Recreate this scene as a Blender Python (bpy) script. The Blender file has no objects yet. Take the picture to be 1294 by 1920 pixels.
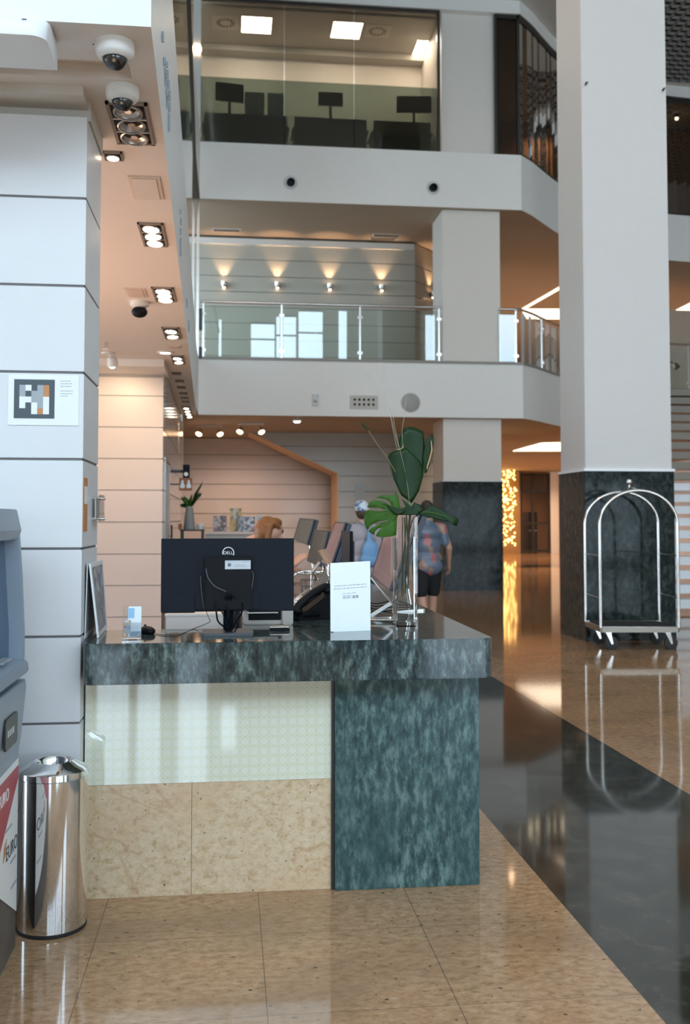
import bpy, bmesh, math, random
from math import sin, cos, pi, radians, sqrt, atan, tan
from mathutils import Vector, Matrix
random.seed(7)
SC = bpy.context.scene
COL = SC.collection

# ------------------------------------------------------------------ camera
EYE = 1.55
FPX = 1850.0
PITCH = atan(85 / FPX)
YAW = atan(217 * cos(PITCH) / FPX)
cam_d = bpy.data.cameras.new('camera')
cam = bpy.data.objects.new('camera', cam_d); COL.objects.link(cam)
cam.location = (0, 0, EYE)
cam.rotation_euler = (pi / 2 + PITCH, 0, -YAW)
cam_d.sensor_fit = 'VERTICAL'; cam_d.sensor_height = 36.0; cam_d.sensor_width = 36.0
cam_d.lens = FPX / 1920 * 36
cam_d.shift_y = -71 / 1920
cam_d.clip_start = 0.05; cam_d.clip_end = 200
cam_d.dof.use_dof = True; cam_d.dof.focus_distance = 4.3; cam_d.dof.aperture_fstop = 3.6
SC.camera = cam

# ------------------------------------------------------------------ world, exposure
W = bpy.data.worlds.new('daylight'); SC.world = W; W.use_nodes = True
bg = W.node_tree.nodes['Background']
bg.inputs[0].default_value = (0.66, 0.84, 1.0, 1); bg.inputs[1].default_value = 6.9
vs = SC.view_settings
vs.view_transform = 'Standard'; vs.look = 'None'; vs.exposure = 0.0; vs.gamma = 1.0; vs.use_curve_mapping = False
cy = SC.cycles
cy.use_denoising = True; cy.max_bounces = 9; cy.diffuse_bounces = 4; cy.glossy_bounces = 5
cy.transmission_bounces = 6; cy.transparent_max_bounces = 16; cy.sample_clamp_indirect = 6.0
cy.caustics_reflective = False; cy.caustics_refractive = False; cy.blur_glossy = 0.5

FWD = Vector((sin(YAW) * cos(PITCH), cos(YAW) * cos(PITCH), sin(PITCH)))
RGT = Vector((cos(YAW), -sin(YAW), 0)); UPV = RGT.cross(FWD)
def at(x, y, X=None, Y=None, Z=None):
    """the point of the place seen at a spot of the photograph on a known plane"""
    d = FWD + RGT * ((x - 647) / FPX) - UPV * ((y - 889) / FPX)
    t = X / d.x if X is not None else (Y / d.y if Y is not None else (Z - EYE) / d.z)
    return Vector((0, 0, EYE)) + d * t

# ------------------------------------------------------------------ lights of the place and added fill lamps
WARM = (1.0, 0.62, 0.42); WARM2 = (1.0, 0.62, 0.36)
def lamp(name, kind, loc, power, color=WARM, size=0.1, size_y=None, spot=70, blend=0.6, to=None, portal=False, spread=None):
    d = bpy.data.lights.new(name, kind); d.energy = power; d.color = color
    if kind == 'AREA':
        d.size = size
        if size_y: d.shape = 'RECTANGLE'; d.size_y = size_y
        if portal: d.cycles.is_portal = True
        if spread: d.spread = radians(spread)
    else:
        d.shadow_soft_size = size
    if kind == 'SPOT': d.spot_size = radians(spot); d.spot_blend = blend
    o = bpy.data.objects.new(name, d); COL.objects.link(o); o.location = loc
    if to is not None: o.rotation_euler = (Vector(to) - Vector(loc)).to_track_quat('-Z', 'Y').to_euler()
    return o
lamp('added_soffit_fill', 'AREA', (-2.4, 6.4, 1.1), 60, (1.0, .62, .44), 1.4, 3.2, to=(-2.2, 6.6, 3.3))  # unseen warm fill added behind the pillar to brighten the soffit
for _p in ((-.2, 8.0, 12.9), (.6, 12.0, 12.9)):
    lamp('added_atrium_lamp', 'SPOT', _p, 400, (1.0, .62, .38), .12, spot=150, blend=1, to=(_p[0] + 3, _p[1] + 1.5, 4))  # unseen lamps added to warm the column flank and the bands
FY = -8.0                                  # plane of the glazed entrance facade behind the viewer
WIN = [(-4.3, -2.9, 1.2, 3.6), (-2.1, -1.6, .5, 3.0), (-1.46, -1.1, 1.0, 3.0), (-0.8, -0.35, .5, 3.0),
       (-0.12, 0.12, 1.5, 2.2), (3.2, 5.6, 0.2, 2.8), (6.2, 9.0, 0.2, 2.8), (11.0, 14.0, 0.2, 2.8),
       (-9.0, -2.2, 5.8, 12.4), (-1.9, 3.8, 5.8, 9.5), (4.1, 9.8, 5.8, 9.5), (-1.26, -.45, 9.7, 11.7), (1.05, 2.25, 9.7, 11.6), (2.34, 3.35, 9.7, 12.0), (3.48, 4.72, 9.7, 12.3), (5.55, 5.97, 9.7, 12.3),
       (10.1, 10.6, 9.7, 12.2), (11.3, 16.0, 5.8, 12.4)]
for (x0, x1, z0, z1) in WIN:
    if (x1 - x0) * (z1 - z0) > 1.0:
        lamp('facade_window_portal', 'AREA', ((x0 + x1) / 2, FY - .02, (z0 + z1) / 2), 1, (1, 1, 1), x1 - x0, z1 - z0, to=((x0 + x1) / 2, FY + 1, (z0 + z1) / 2), portal=True)

# ------------------------------------------------------------------ materials
MATS = {}
def newmat(name):
    m = bpy.data.materials.new(name); m.use_nodes = True
    return m, m.node_tree.nodes, m.node_tree.links, m.node_tree.nodes['Principled BSDF']
def mat(name, col, rough=0.5, metal=0.0, coat=0.0, emit=None, estr=0.0, noise=0.0, bump=0.0, nscale=8.0, spec=0.5):
    if name in MATS: return MATS[name]
    m, N, L, B = newmat(name)
    B.inputs['Roughness'].default_value = rough; B.inputs['Metallic'].default_value = metal
    B.inputs['Coat Weight'].default_value = coat; B.inputs['Coat Roughness'].default_value = 0.05
    B.inputs['Specular IOR Level'].default_value = spec
    if emit: B.inputs['Emission Color'].default_value = (*emit, 1); B.inputs['Emission Strength'].default_value = estr
    tc = N.new('ShaderNodeTexCoord'); nz = N.new('ShaderNodeTexNoise'); nz.inputs['Scale'].default_value = nscale; nz.inputs['Detail'].default_value = 4
    L.new(tc.outputs['Object'], nz.inputs['Vector'])
    mx = N.new('ShaderNodeMix'); mx.data_type = 'RGBA'
    k = 1 - max(noise, 0.02)
    mx.inputs[6].default_value = (*[c * k for c in col], 1); mx.inputs[7].default_value = (*[min(1, c * (2 - k)) for c in col], 1)
    L.new(nz.outputs['Fac'], mx.inputs[0]); L.new(mx.outputs[2], B.inputs['Base Color'])
    if bump:
        bp = N.new('ShaderNodeBump'); bp.inputs['Strength'].default_value = bump; bp.inputs['Distance'].default_value = .01
        L.new(nz.outputs['Fac'], bp.inputs['Height']); L.new(bp.outputs[0], B.inputs['Normal'])
    MATS[name] = m; return m
def stone(name, stops, scale=(1, 1, 1), nscale=6, detail=9, rough=0.08, speck=None, vein=None, distort=0.6, rot=(0, 0, 0), big=None, joints=None, coat=0.0, spec=.5):
    """polished granite: noise ramp + dark speckles + rusty veins; joints=(x0, y0, pitch, half width, colour)"""
    m, N, L, B = newmat(name)
    tc = N.new('ShaderNodeTexCoord'); mp = N.new('ShaderNodeMapping'); mp.inputs['Scale'].default_value = scale; mp.inputs['Rotation'].default_value = rot
    L.new(tc.outputs['Object'], mp.inputs['Vector'])
    nz = N.new('ShaderNodeTexNoise'); nz.inputs['Scale'].default_value = nscale; nz.inputs['Detail'].default_value = detail
    nz.inputs['Roughness'].default_value = 0.68; nz.inputs['Distortion'].default_value = distort
    L.new(mp.outputs[0], nz.inputs['Vector'])
    cr = N.new('ShaderNodeValToRGB'); e = cr.color_ramp.elements
    while len(e) < len(stops): e.new(0.5)
    for k, (p, c) in enumerate(stops): e[k].position = p; e[k].color = (*c, 1)
    L.new(nz.outputs['Fac'], cr.inputs[0]); out = cr.outputs[0]
    def mixin(fac, col, mul=False):
        nonlocal out
        x = N.new('ShaderNodeMix'); x.data_type = 'RGBA'
        if mul: x.blend_type = 'MULTIPLY'
        L.new(fac, x.inputs[0]); L.new(out, x.inputs[6]); x.inputs[7].default_value = (*col, 1); out = x.outputs[2]
    def mask(sc, lo, hi, det=4, mapping=True, dist=0.0):
        n = N.new('ShaderNodeTexNoise'); n.inputs['Scale'].default_value = sc; n.inputs['Detail'].default_value = det; n.inputs['Distortion'].default_value = dist
        L.new(mp.outputs[0] if mapping else tc.outputs['Object'], n.inputs['Vector'])
        r = N.new('ShaderNodeMapRange'); r.inputs[1].default_value = lo; r.inputs[2].default_value = hi
        L.new(n.outputs['Fac'], r.inputs[0]); return r.outputs[0]
    if big:
        q = N.new('ShaderNodeMath'); q.operation = 'MULTIPLY'; q.inputs[1].default_value = .55
        L.new(mask(big[0], big[1], big[2], 5), q.inputs[0]); mixin(q.outputs[0], big[3])
    if vein:
        n = N.new('ShaderNodeTexNoise'); n.inputs['Scale'].default_value = vein[0]; n.inputs['Detail'].default_value = 5; n.inputs['Distortion'].default_value = 1.0
        L.new(mp.outputs[0], n.inputs['Vector'])
        a = N.new('ShaderNodeMath'); a.operation = 'SUBTRACT'; a.inputs[1].default_value = 0.5; L.new(n.outputs['Fac'], a.inputs[0])
        b = N.new('ShaderNodeMath'); b.operation = 'ABSOLUTE'; L.new(a.outputs[0], b.inputs[0])
        r = N.new('ShaderNodeMapRange'); r.inputs[1].default_value = 0; r.inputs[2].default_value = vein[1]; r.inputs[3].default_value = vein[3]; r.inputs[4].default_value = 0
        L.new(b.outputs[0], r.inputs[0]); mixin(r.outputs[0], vein[2])
    if speck: mixin(mask(speck[0], speck[1], speck[1] + .05, 3), speck[2])
    if joints:
        x0, y0, p, hw, jc, xmin, xmax = joints
        sx = N.new('ShaderNodeSeparateXYZ'); L.new(tc.outputs['Object'], sx.inputs[0])
        outs = []
        for k, o in ((0, x0), (1, y0)):
            a = N.new('ShaderNodeMath'); a.operation = 'SUBTRACT'; a.inputs[1].default_value = o; L.new(sx.outputs[k], a.inputs[0])
            b = N.new('ShaderNodeMath'); b.operation = 'PINGPONG'; b.inputs[1].default_value = p / 2; L.new(a.outputs[0], b.inputs[0])
            c = N.new('ShaderNodeMath'); c.operation = 'LESS_THAN'; c.inputs[1].default_value = hw[k]; L.new(b.outputs[0], c.inputs[0]); outs.append(c.outputs[0])
        mxx = N.new('ShaderNodeMath'); mxx.operation = 'MAXIMUM'; L.new(outs[0], mxx.inputs[0]); L.new(outs[1], mxx.inputs[1])
        f = N.new('ShaderNodeMath'); f.operation = 'MULTIPLY'; f.inputs[1].default_value = .75; L.new(mxx.outputs[0], f.inputs[0])
        mixin(f.outputs[0], jc)
    L.new(out, B.inputs['Base Color']); B.inputs['Roughness'].default_value = rough
    B.inputs['Coat Weight'].default_value = coat; B.inputs['Coat Roughness'].default_value = .02; B.inputs['Specular IOR Level'].default_value = spec
    MATS[name] = m; return m
def glassmat(name, tint=(1, 1, 1), ior=1.45, boost=1.0, rough=0.0, base=0.0):
    """thin pane: lets light straight through, mirrors by its angle"""
    m, N, L, B = newmat(name); N.remove(B)
    o = N['Material Output']; t = N.new('ShaderNodeBsdfTransparent'); t.inputs[0].default_value = (*tint, 1)
    g = N.new('ShaderNodeBsdfGlossy'); g.inputs['Roughness'].default_value = rough; g.inputs[0].default_value = (1, 1, 1, 1)
    fr = N.new('ShaderNodeFresnel'); fr.inputs[0].default_value = ior
    ml = N.new('ShaderNodeMath'); ml.operation = 'MULTIPLY_ADD'; ml.inputs[1].default_value = boost; ml.inputs[2].default_value = base; ml.use_clamp = True
    L.new(fr.outputs[0], ml.inputs[0])
    x = N.new('ShaderNodeMixShader'); L.new(ml.outputs[0], x.inputs[0]); L.new(t.outputs[0], x.inputs[1]); L.new(g.outputs[0], x.inputs[2]); L.new(x.outputs[0], o.inputs[0])
    MATS[name] = m; return m
def realglass(name, col=(1, 1, 1), ior=1.45, rough=0.0):
    m, N, L, B = newmat(name)
    B.inputs['Base Color'].default_value = (*col, 1); B.inputs['Transmission Weight'].default_value = 1.0
    B.inputs['IOR'].default_value = ior; B.inputs['Roughness'].default_value = rough; MATS[name] = m; return m

M_white = mat('white_paint', (.78, .77, .74), .55, noise=.03)
M_ceil = mat('ceiling_paint', (.70, .67, .62), .7, noise=.03)
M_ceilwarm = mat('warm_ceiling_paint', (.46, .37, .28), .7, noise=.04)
M_soffit = mat('lamp_tinted_soffit_paint', (.80, .73, .67), .55, noise=.02)  # warmth of the lamp light tinted into the white soffit colour
M_panel = mat('white_lacquered_panel', (.72, .73, .745), .42, noise=.015, coat=.06, spec=.3)
M_panelg = mat('glossy_lacquered_panel', (.68, .70, .69), .16, noise=.015, coat=.6)
M_joint = mat('panel_joint', (.16, .15, .15), .6)
M_jointl = mat('soft_panel_joint', (.36, .31, .28), .6)
M_shaft = mat('column_paint', (.64, .615, .59), .5, noise=.02)
M_metal = mat('brushed_steel', (.62, .60, .57), .22, 1.0, noise=.05)
M_chrome = mat('polished_chrome', (.60, .58, .55), .12, 1.0)
M_inox = mat('polished_stainless_steel', (.80, .82, .84), .07, 1.0, noise=.03, bump=.03, nscale=4)
M_black = mat('black_plastic', (.006, .007, .009), .45, spec=.14)
M_satin = mat('satin_black_plastic', (.007, .010, .016), .5, noise=.1, spec=.15)
M_dark = mat('dark_frame', (.03, .027, .025), .4)
M_rubber = mat('black_rubber', (.012, .012, .012), .6)
M_carpet = mat('black_carpet', (.010, .010, .011), .95, noise=.3, nscale=200)
M_glass = glassmat('railing_glass', (.84, .90, .88), 1.5, 2.1)
M_offglass = glassmat('office_glass', (.78, .74, .66), 1.5, 1.0)
M_darkglass = glassmat('tinted_glass', (.30, .27, .22), 1.5, .9)
M_mirror = glassmat('reflective_partition_glass', (.35, .37, .35), 1.6, 1.2, base=.35)
M_shopglass = glassmat('shop_door_glass', (.75, .72, .66), 1.45, 1.0)
M_clear = realglass('clear_glass', (1, 1, 1), 1.45)
M_acryl = glassmat('clear_acrylic', (.93, .95, .96), 1.45, 1.6)
M_water = realglass('water', (.98, 1, .99), 1.33)
M_lampon = mat('lit_lamp', (1, .9, .75), .4, emit=(1, .86, .68), estr=14)
M_lampwarm = mat('lit_warm_lamp', (1, .8, .55), .4, emit=(1, .62, .34), estr=12)
M_cove = mat('lit_cove', (1, .9, .75), .4, emit=(1, .83, .62), estr=2.6)
M_led = mat('lit_ceiling_panel', (1, 1, 1), .4, emit=(1, .95, .86), estr=14)
M_lampoff = mat('faceted_lamp_reflector', (.62, .60, .57), .22, .7, noise=.3, nscale=60)
M_brownframe = mat('brown_grey_frame', (.30, .24, .20), .5)
M_sign = mat('printed_sign_white', (.83, .86, .87), .4)
M_paper = mat('white_paper', (.86, .88, .88), .5)
M_greytext = mat('grey_print', (.42, .47, .50), .6)
M_orange = mat('orange_print', (.55, .24, .09), .5)
M_slate = mat('dark_slate_print', (.065, .085, .10), .5)
M_midgrey = mat('mid_grey_print', (.36, .39, .42), .5)
M_skin = mat('skin', (.56, .32, .23), .5, noise=.06)
M_leaf = mat('dark_green_leaf', (.008, .030, .006), .34, noise=.35, nscale=14, bump=.1, spec=.22)
M_leaf2 = mat('bright_green_leaf', (.040, .110, .012), .4, noise=.25, nscale=12, spec=.2)
M_leafedge = mat('dry_leaf_edge', (.50, .30, .15), .5, noise=.2)
M_stem = mat('green_stem', (.13, .20, .06), .45, noise=.2)
M_stembrown = mat('brown_stem', (.16, .12, .06), .5, noise=.2)

TEAL = stone('green_granite', [(.34, (.022, .044, .047)), (.46, (.044, .086, .088)), (.53, (.082, .145, .140)), (.63, (.175, .250, .232))],
             scale=(2.3, 2.3, .9), nscale=13, detail=14, rough=.2, distort=.15, big=(1.6, .50, .66, (.036, .080, .082)), spec=.3)
TEALSLAB = stone('green_granite_slab', [(.36, (.010, .018, .020)), (.46, (.028, .046, .048)), (.54, (.065, .095, .095)), (.62, (.16, .22, .21))],
             scale=(2.4, 2.4, .9), nscale=16, detail=14, rough=.06, distort=.15, big=(2, .50, .66, (.022, .036, .040)), spec=.6)
DARKGRANITE = stone('dark_green_granite', [(.36, (.010, .014, .014)), (.5, (.024, .033, .031)), (.64, (.055, .068, .064))],
             scale=(1.5, 1.5, 1.0), nscale=9, detail=8, rough=.08, spec=.12)
BEIGE = stone('beige_granite', [(.30, (.42, .29, .16)), (.45, (.58, .44, .28)), (.55, (.64, .51, .35)), (.70, (.70, .58, .42))],
             scale=(1.0, 1.0, 1.3), nscale=36, detail=14, rough=.16, distort=.4, speck=(60, .66, (.13, .11, .09)), vein=(.7, .006, (.45, .24, .12), .45), big=(2.4, .48, .66, (.60, .40, .24)))
JX, JY, JP = .127, 3.165, .61
FLOORB = stone('beige_floor_granite', [(.32, (.27, .155, .080)), (.46, (.41, .245, .130)), (.54, (.47, .29, .16)), (.68, (.54, .37, .225))],
             scale=(.9, 1.5, 1.0), nscale=24, detail=15, rough=.06, distort=.3, speck=(34, .665, (.06, .045, .035)),
             big=(1.6, .46, .66, (.27, .165, .095)), joints=(JX, JY, JP, (.0016, .0014), (.07, .05, .035), 0, 0), spec=.45)
FLOORD = stone('dark_floor_granite', [(.32, (.024, .023, .018)), (.5, (.040, .039, .031)), (.70, (.078, .074, .060))],
             scale=(1.0, 1.0, 1.0), nscale=7, detail=13, rough=.06, joints=(JX, JY, 1.22, (.0002, .001), (.01, .01, .008), 0, 0), spec=.35)
def tile_mat():
    """glossy pale tile printed with a grid of rings and yellow-green dots"""
    m, N, L, B = newmat('dotted_glossy_tile')
    tc = N.new('ShaderNodeTexCoord'); s = N.new('ShaderNodeSeparateXYZ'); L.new(tc.outputs['Object'], s.inputs[0])
    def pp(o, off, p):
        a = N.new('ShaderNodeMath'); a.operation = 'ADD'; a.inputs[1].default_value = off; L.new(o, a.inputs[0])
        b = N.new('ShaderNodeMath'); b.operation = 'PINGPONG'; b.inputs[1].default_value = p / 2; L.new(a.outputs[0], b.inputs[0]); return b.outputs[0]
    def dist(off, p):
        c = N.new('ShaderNodeCombineXYZ'); L.new(pp(s.outputs[0], off, p), c.inputs[0]); L.new(pp(s.outputs[2], off, p), c.inputs[1])
        d = N.new('ShaderNodeVectorMath'); d.operation = 'LENGTH'; L.new(c.outputs[0], d.inputs[0]); return d.outputs[1]
    P = .040
    d1 = dist(0, P); d2 = dist(P / 2, P)
    def smooth(v, lo, hi, a, b):
        r = N.new('ShaderNodeMapRange'); r.interpolation_type = 'SMOOTHSTEP'; r.inputs[1].default_value = lo; r.inputs[2].default_value = hi; r.inputs[3].default_value = a; r.inputs[4].default_value = b
        L.new(v, r.inputs[0]); return r.outputs[0]
    dot = smooth(d1, .0022, .0050, 1, 0)
    ab = N.new('ShaderNodeMath'); ab.operation = 'SUBTRACT'; ab.inputs[1].default_value = .0175; L.new(d2, ab.inputs[0])
    ac = N.new('ShaderNodeMath'); ac.operation = 'ABSOLUTE'; L.new(ab.outputs[0], ac.inputs[0])
    ring = smooth(ac.outputs[0], .0012, .0042, 1, 0)
    x1 = N.new('ShaderNodeMix'); x1.data_type = 'RGBA'; x1.inputs[6].default_value = (.75, .77, .66, 1); x1.inputs[7].default_value = (.68, .72, .56, 1)
    L.new(ring, x1.inputs[0])
    x2 = N.new('ShaderNodeMix'); x2.data_type = 'RGBA'; L.new(dot, x2.inputs[0]); L.new(x1.outputs[2], x2.inputs[6]); x2.inputs[7].default_value = (.56, .62, .28, 1)
    L.new(x2.outputs[2], B.inputs['Base Color']); B.inputs['Roughness'].default_value = .04; B.inputs['Specular IOR Level'].default_value = .75
    B.inputs['Coat Weight'].default_value = 1.0; B.inputs['Coat Roughness'].default_value = .01; B.inputs['Coat IOR'].default_value = 1.7
    return m
TILE = tile_mat()

# ------------------------------------------------------------------ builders
class MB:
    def __init__(s, smooth=False): s.bm = bmesh.new(); s.smooth = smooth
    def box(s, x0, x1, y0, y1, z0, z1, rot=None, piv=None):
        v = [s.bm.verts.new((x, y, z)) for x in (x0, x1) for y in (y0, y1) for z in (z0, z1)]
        for f in ((0, 1, 3, 2), (4, 6, 7, 5), (0, 4, 5, 1), (2, 3, 7, 6), (0, 2, 6, 4), (1, 5, 7, 3)): s.bm.faces.new([v[i] for i in f])
        if rot is not None: bmesh.ops.rotate(s.bm, verts=v, cent=Vector(piv), matrix=rot)
        return s
    def cbox(s, c, d, rot=None):
        return s.box(c[0] - d[0] / 2, c[0] + d[0] / 2, c[1] - d[1] / 2, c[1] + d[1] / 2, c[2] - d[2] / 2, c[2] + d[2] / 2, rot, c)
    def rbox(s, x0, x1, y0, y1, z0, z1, r, axis='Z', n=6):
        """box with rounded vertical (or given-axis) corners"""
        if axis == 'Z': a0, a1, b0, b1, c0, c1 = x0, x1, y0, y1, z0, z1
        elif axis == 'Y': a0, a1, b0, b1, c0, c1 = x0, x1, z0, z1, y0, y1
        else: a0, a1, b0, b1, c0, c1 = y0, y1, z0, z1, x0, x1
        pts = []
        for (cx, cy_, st) in ((a1 - r, b1 - r, 0), (a0 + r, b1 - r, 90), (a0 + r, b0 + r, 180), (a1 - r, b0 + r, 270)):
            for k in range(n + 1):
                t = radians(st + 90 * k / n); pts.append((cx + r * cos(t), cy_ + r * sin(t)))
        return s.prism(pts, c0, c1, axis)
    def prism(s, pts, c0, c1, axis='Z'):
        def P(a, b, c):
            return (a, b, c) if axis == 'Z' else ((a, c, b) if axis == 'Y' else (c, a, b))
        lo = [s.bm.verts.new(P(a, b, c0)) for a, b in pts]; hi = [s.bm.verts.new(P(a, b, c1)) for a, b in pts]
        n = len(pts)
        s.bm.faces.new(lo[::-1]); s.bm.faces.new(hi)
        for i in range(n): s.bm.faces.new((lo[i], lo[(i + 1) % n], hi[(i + 1) % n], hi[i]))
        return s
    def poly(s, pts):
        s.bm.faces.new([s.bm.verts.new(p) for p in pts]); return s
    def lathe(s, prof, c=(0, 0, 0), n=32, axis=None, a=2 * pi):
        """profile of (r, z) turned about the vertical through c; axis gives another direction"""
        M = Matrix.Identity(3)
        if axis is not None: M = Vector((0, 0, 1)).rotation_difference(Vector(axis).normalized()).to_matrix()
        rings = []
        for r, z in prof:
            if r < 1e-6: rings.append([s.bm.verts.new(Vector(c) + M @ Vector((0, 0, z)))])
            else: rings.append([s.bm.verts.new(Vector(c) + M @ Vector((r * cos(a * k / n), r * sin(a * k / n), z))) for k in range(n)])
        for A, B in zip(rings, rings[1:]):
            for k in range(n):
                j = (k + 1) % n
                if len(A) == 1 and len(B) == 1: continue
                if len(A) == 1: s.bm.faces.new((A[0], B[k], B[j]))
                elif len(B) == 1: s.bm.faces.new((A[k], A[j], B[0]))
                else: s.bm.faces.new((A[k], A[j], B[j], B[k]))
        return s
    def cyl(s, p0, p1, r, n=24, r1=None):
        p0, p1 = Vector(p0), Vector(p1); h = (p1 - p0).length
        return s.lathe([(0, 0), (r, 0), (r if r1 is None else r1, h), (0, h)], p0, n, p1 - p0)
    def sphere(s, c, r, n=16, m=10, sc=(1, 1, 1)):
        st = len(s.bm.verts)
        s.lathe([(max(0, r * sin(pi * k / m)), -r * cos(pi * k / m)) for k in range(m + 1)], (0, 0, 0), n)
        s.bm.verts.ensure_lookup_table()
        for v in s.bm.verts[st:]: v.co = Vector((v.co.x * sc[0], v.co.y * sc[1], v.co.z * sc[2])) + Vector(c)
        return s
    def tube(s, pts, r, n=10, closed=False, rad=None):
        pts = [Vector(p) for p in pts]; N = len(pts); rings = []
        up = Vector((0, 0, 1))
        t0 = (pts[1] - pts[0]).normalized()
        nrm = t0.orthogonal().normalized()
        for i, p in enumerate(pts):
            if closed: t = (pts[(i + 1) % N] - pts[i - 1]).normalized()
            else: t = (pts[min(i + 1, N - 1)] - pts[max(i - 1, 0)]).normalized()
            nrm = (nrm - t * nrm.dot(t)).normalized(); b = t.cross(nrm)
            rr = rad[i] if rad else r
            rings.append([s.bm.verts.new(p + (nrm * cos(2 * pi * k / n) + b * sin(2 * pi * k / n)) * rr) for k in range(n)])
        R = rings + ([rings[0]] if closed else [])
        for A, B in zip(R, R[1:]):
            for k in range(n): s.bm.faces.new((A[k], A[(k + 1) % n], B[(k + 1) % n], B[k]))
        if not closed: s.bm.faces.new(rings[0][::-1]); s.bm.faces.new(rings[-1])
        return s
    def ribbon(s, pts, z0, z1, thick=0.0):
        """upright sheet along a plan path"""
        for (a, b), (c, d) in zip(pts, pts[1:]):
            t = Vector((c - a, d - b, 0)).normalized(); nn = Vector((-t.y, t.x, 0)) * thick
            q = [Vector((a, b, z0)), Vector((c, d, z0)), Vector((c, d, z1)), Vector((a, b, z1))]
            if thick:
                f = [s.bm.verts.new(p) for p in q]; k = [s.bm.verts.new(p + nn) for p in q]
                for g in ((0, 1, 2, 3),): s.bm.faces.new([f[i] for i in g]); s.bm.faces.new([k[i] for i in g[::-1]])
                for i in range(4): s.bm.faces.new((f[i], k[i], k[(i + 1) % 4], f[(i + 1) % 4]))
            else: s.poly(q)
        return s
    def mesh(s, name, bevel=0.0, seg=2):
        bmesh.ops.recalc_face_normals(s.bm, faces=s.bm.faces)
        if bevel:
            es = [e for e in s.bm.edges if len(e.link_faces) == 2 and e.calc_face_angle(0) > .5]
            bmesh.ops.bevel(s.bm, geom=es, offset=bevel, segments=seg, affect='EDGES', clamp_overlap=True)
        if s.smooth:
            for f in s.bm.faces: f.smooth = True
            for e in s.bm.edges:
                if len(e.link_faces) == 2 and e.calc_face_angle(0) > radians(38): e.smooth = False
        me = bpy.data.meshes.new(name); s.bm.to_mesh(me); s.bm.free(); return me
def put(name, mb, m, parent=None, bevel=0.0, label=None, world=True):
    """link the shapes as ONE mesh object; given in world coordinates, kept in the parent's"""
    me = mb.mesh(name, bevel) if isinstance(mb, MB) else mb
    for x in (m if isinstance(m, (list, tuple)) else [m]): me.materials.append(x)
    o = bpy.data.objects.new(name, me); COL.objects.link(o)
    if parent is not None:
        o.parent = parent
        if world: me.transform(wm(parent).inverted())
    if label: o['label'] = label
    return o
def wm(o):
    m = Matrix.LocRotScale(o.location, o.rotation_euler, o.scale)
    return wm(o.parent) @ m if o.parent else m
def tag(o, label, cat, group=None):
    o['label'] = label; o['category'] = cat
    if group: o['group'] = group
    return o
def thing(name, label, cat, loc, rz=0.0, group=None):
    o = bpy.data.objects.new(name, None); COL.objects.link(o); o.location = loc; o.rotation_euler = (0, 0, rz); o.empty_display_size = .1
    return tag(o, label, cat, group)
def struct(name, mb, m, parent=None, bevel=0.0):
    o = put(name, mb, m, parent, bevel)
    if parent is None: o['kind'] = 'structure'
    return o
def children(o): return [c for c in COL.objects if c.parent == o]
def copy_tree(o, parent=None):
    c = o.copy(); COL.objects.link(c); c.parent = parent
    for ch in children(o): copy_tree(ch, c)
    return c
def text_mesh(body, size, extrude=0.0006, spacing=1.0):
    cu = bpy.data.curves.new('lettering', 'FONT'); cu.body = body; cu.size = size; cu.extrude = extrude; cu.align_x = 'CENTER'; cu.align_y = 'CENTER'; cu.space_character = spacing
    o = bpy.data.objects.new('lettering', cu); COL.objects.link(o)
    bpy.context.view_layer.update()
    me = bpy.data.meshes.new_from_object(o.evaluated_get(bpy.context.evaluated_depsgraph_get()))
    bpy.data.objects.remove(o); return me
def put_text(name, body, size, loc, xdir, ydir, m, parent, bold=0.0, spacing=1.0):
    me = text_mesh(body, size, spacing=spacing)
    X = Vector(xdir).normalized(); Yv = Vector(ydir).normalized(); Z = X.cross(Yv)
    M = Matrix((X, Yv, Z)).transposed().to_4x4(); M.translation = Vector(loc)
    me.transform(M); return put(name, me, m, parent)
def lerp(a, b, t): return a + (b - a) * t
def arc(c, r, a0, a1, n, plane='XZ'):
    out = []
    for k in range(n + 1):
        t = radians(lerp(a0, a1, k / n))
        out.append((c[0] + r * cos(t), c[1], c[2] + r * sin(t)) if plane == 'XZ' else (c[0] + r * cos(t), c[1] + r * sin(t), c[2]))
    return out
def bez(pts, n=24):
    """smooth path through points"""
    P = [Vector(p) for p in pts]; out = []
    for i in range(len(P) - 1):
        a = P[max(i - 1, 0)]; b = P[i]; c = P[i + 1]; d = P[min(i + 2, len(P) - 1)]
        k = max(2, n // (len(P) - 1))
        for j in range(k):
            t = j / k
            out.append(.5 * ((2 * b) + (c - a) * t + (2 * a - 5 * b + 4 * c - d) * t * t + (3 * b - a - 3 * c + d) * t ** 3))
    out.append(P[-1]); return out

# ================================================================== THE SETTING
XD0, XD1 = 1.343, 2.589                    # the dark floor strip
struct('floor', MB().poly([(-12, -9, 0), (XD0, -9, 0), (XD0, 60, 0), (-12, 60, 0)]).poly([(XD1, -9, 0), (18, -9, 0), (18, 31, 0), (XD1, 31, 0)]).poly([(XD1, 33, 0), (18, 33, 0), (18, 60, 0), (XD1, 60, 0)]), FLOORB)
struct('floor_inlay', MB().poly([(XD0, -9, 0), (XD1, -9, 0), (XD1, 60, 0), (XD0, 60, 0)]).poly([(XD1, 31, 0), (18, 31, 0), (18, 33, 0), (XD1, 33, 0)]), FLOORD)
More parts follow.
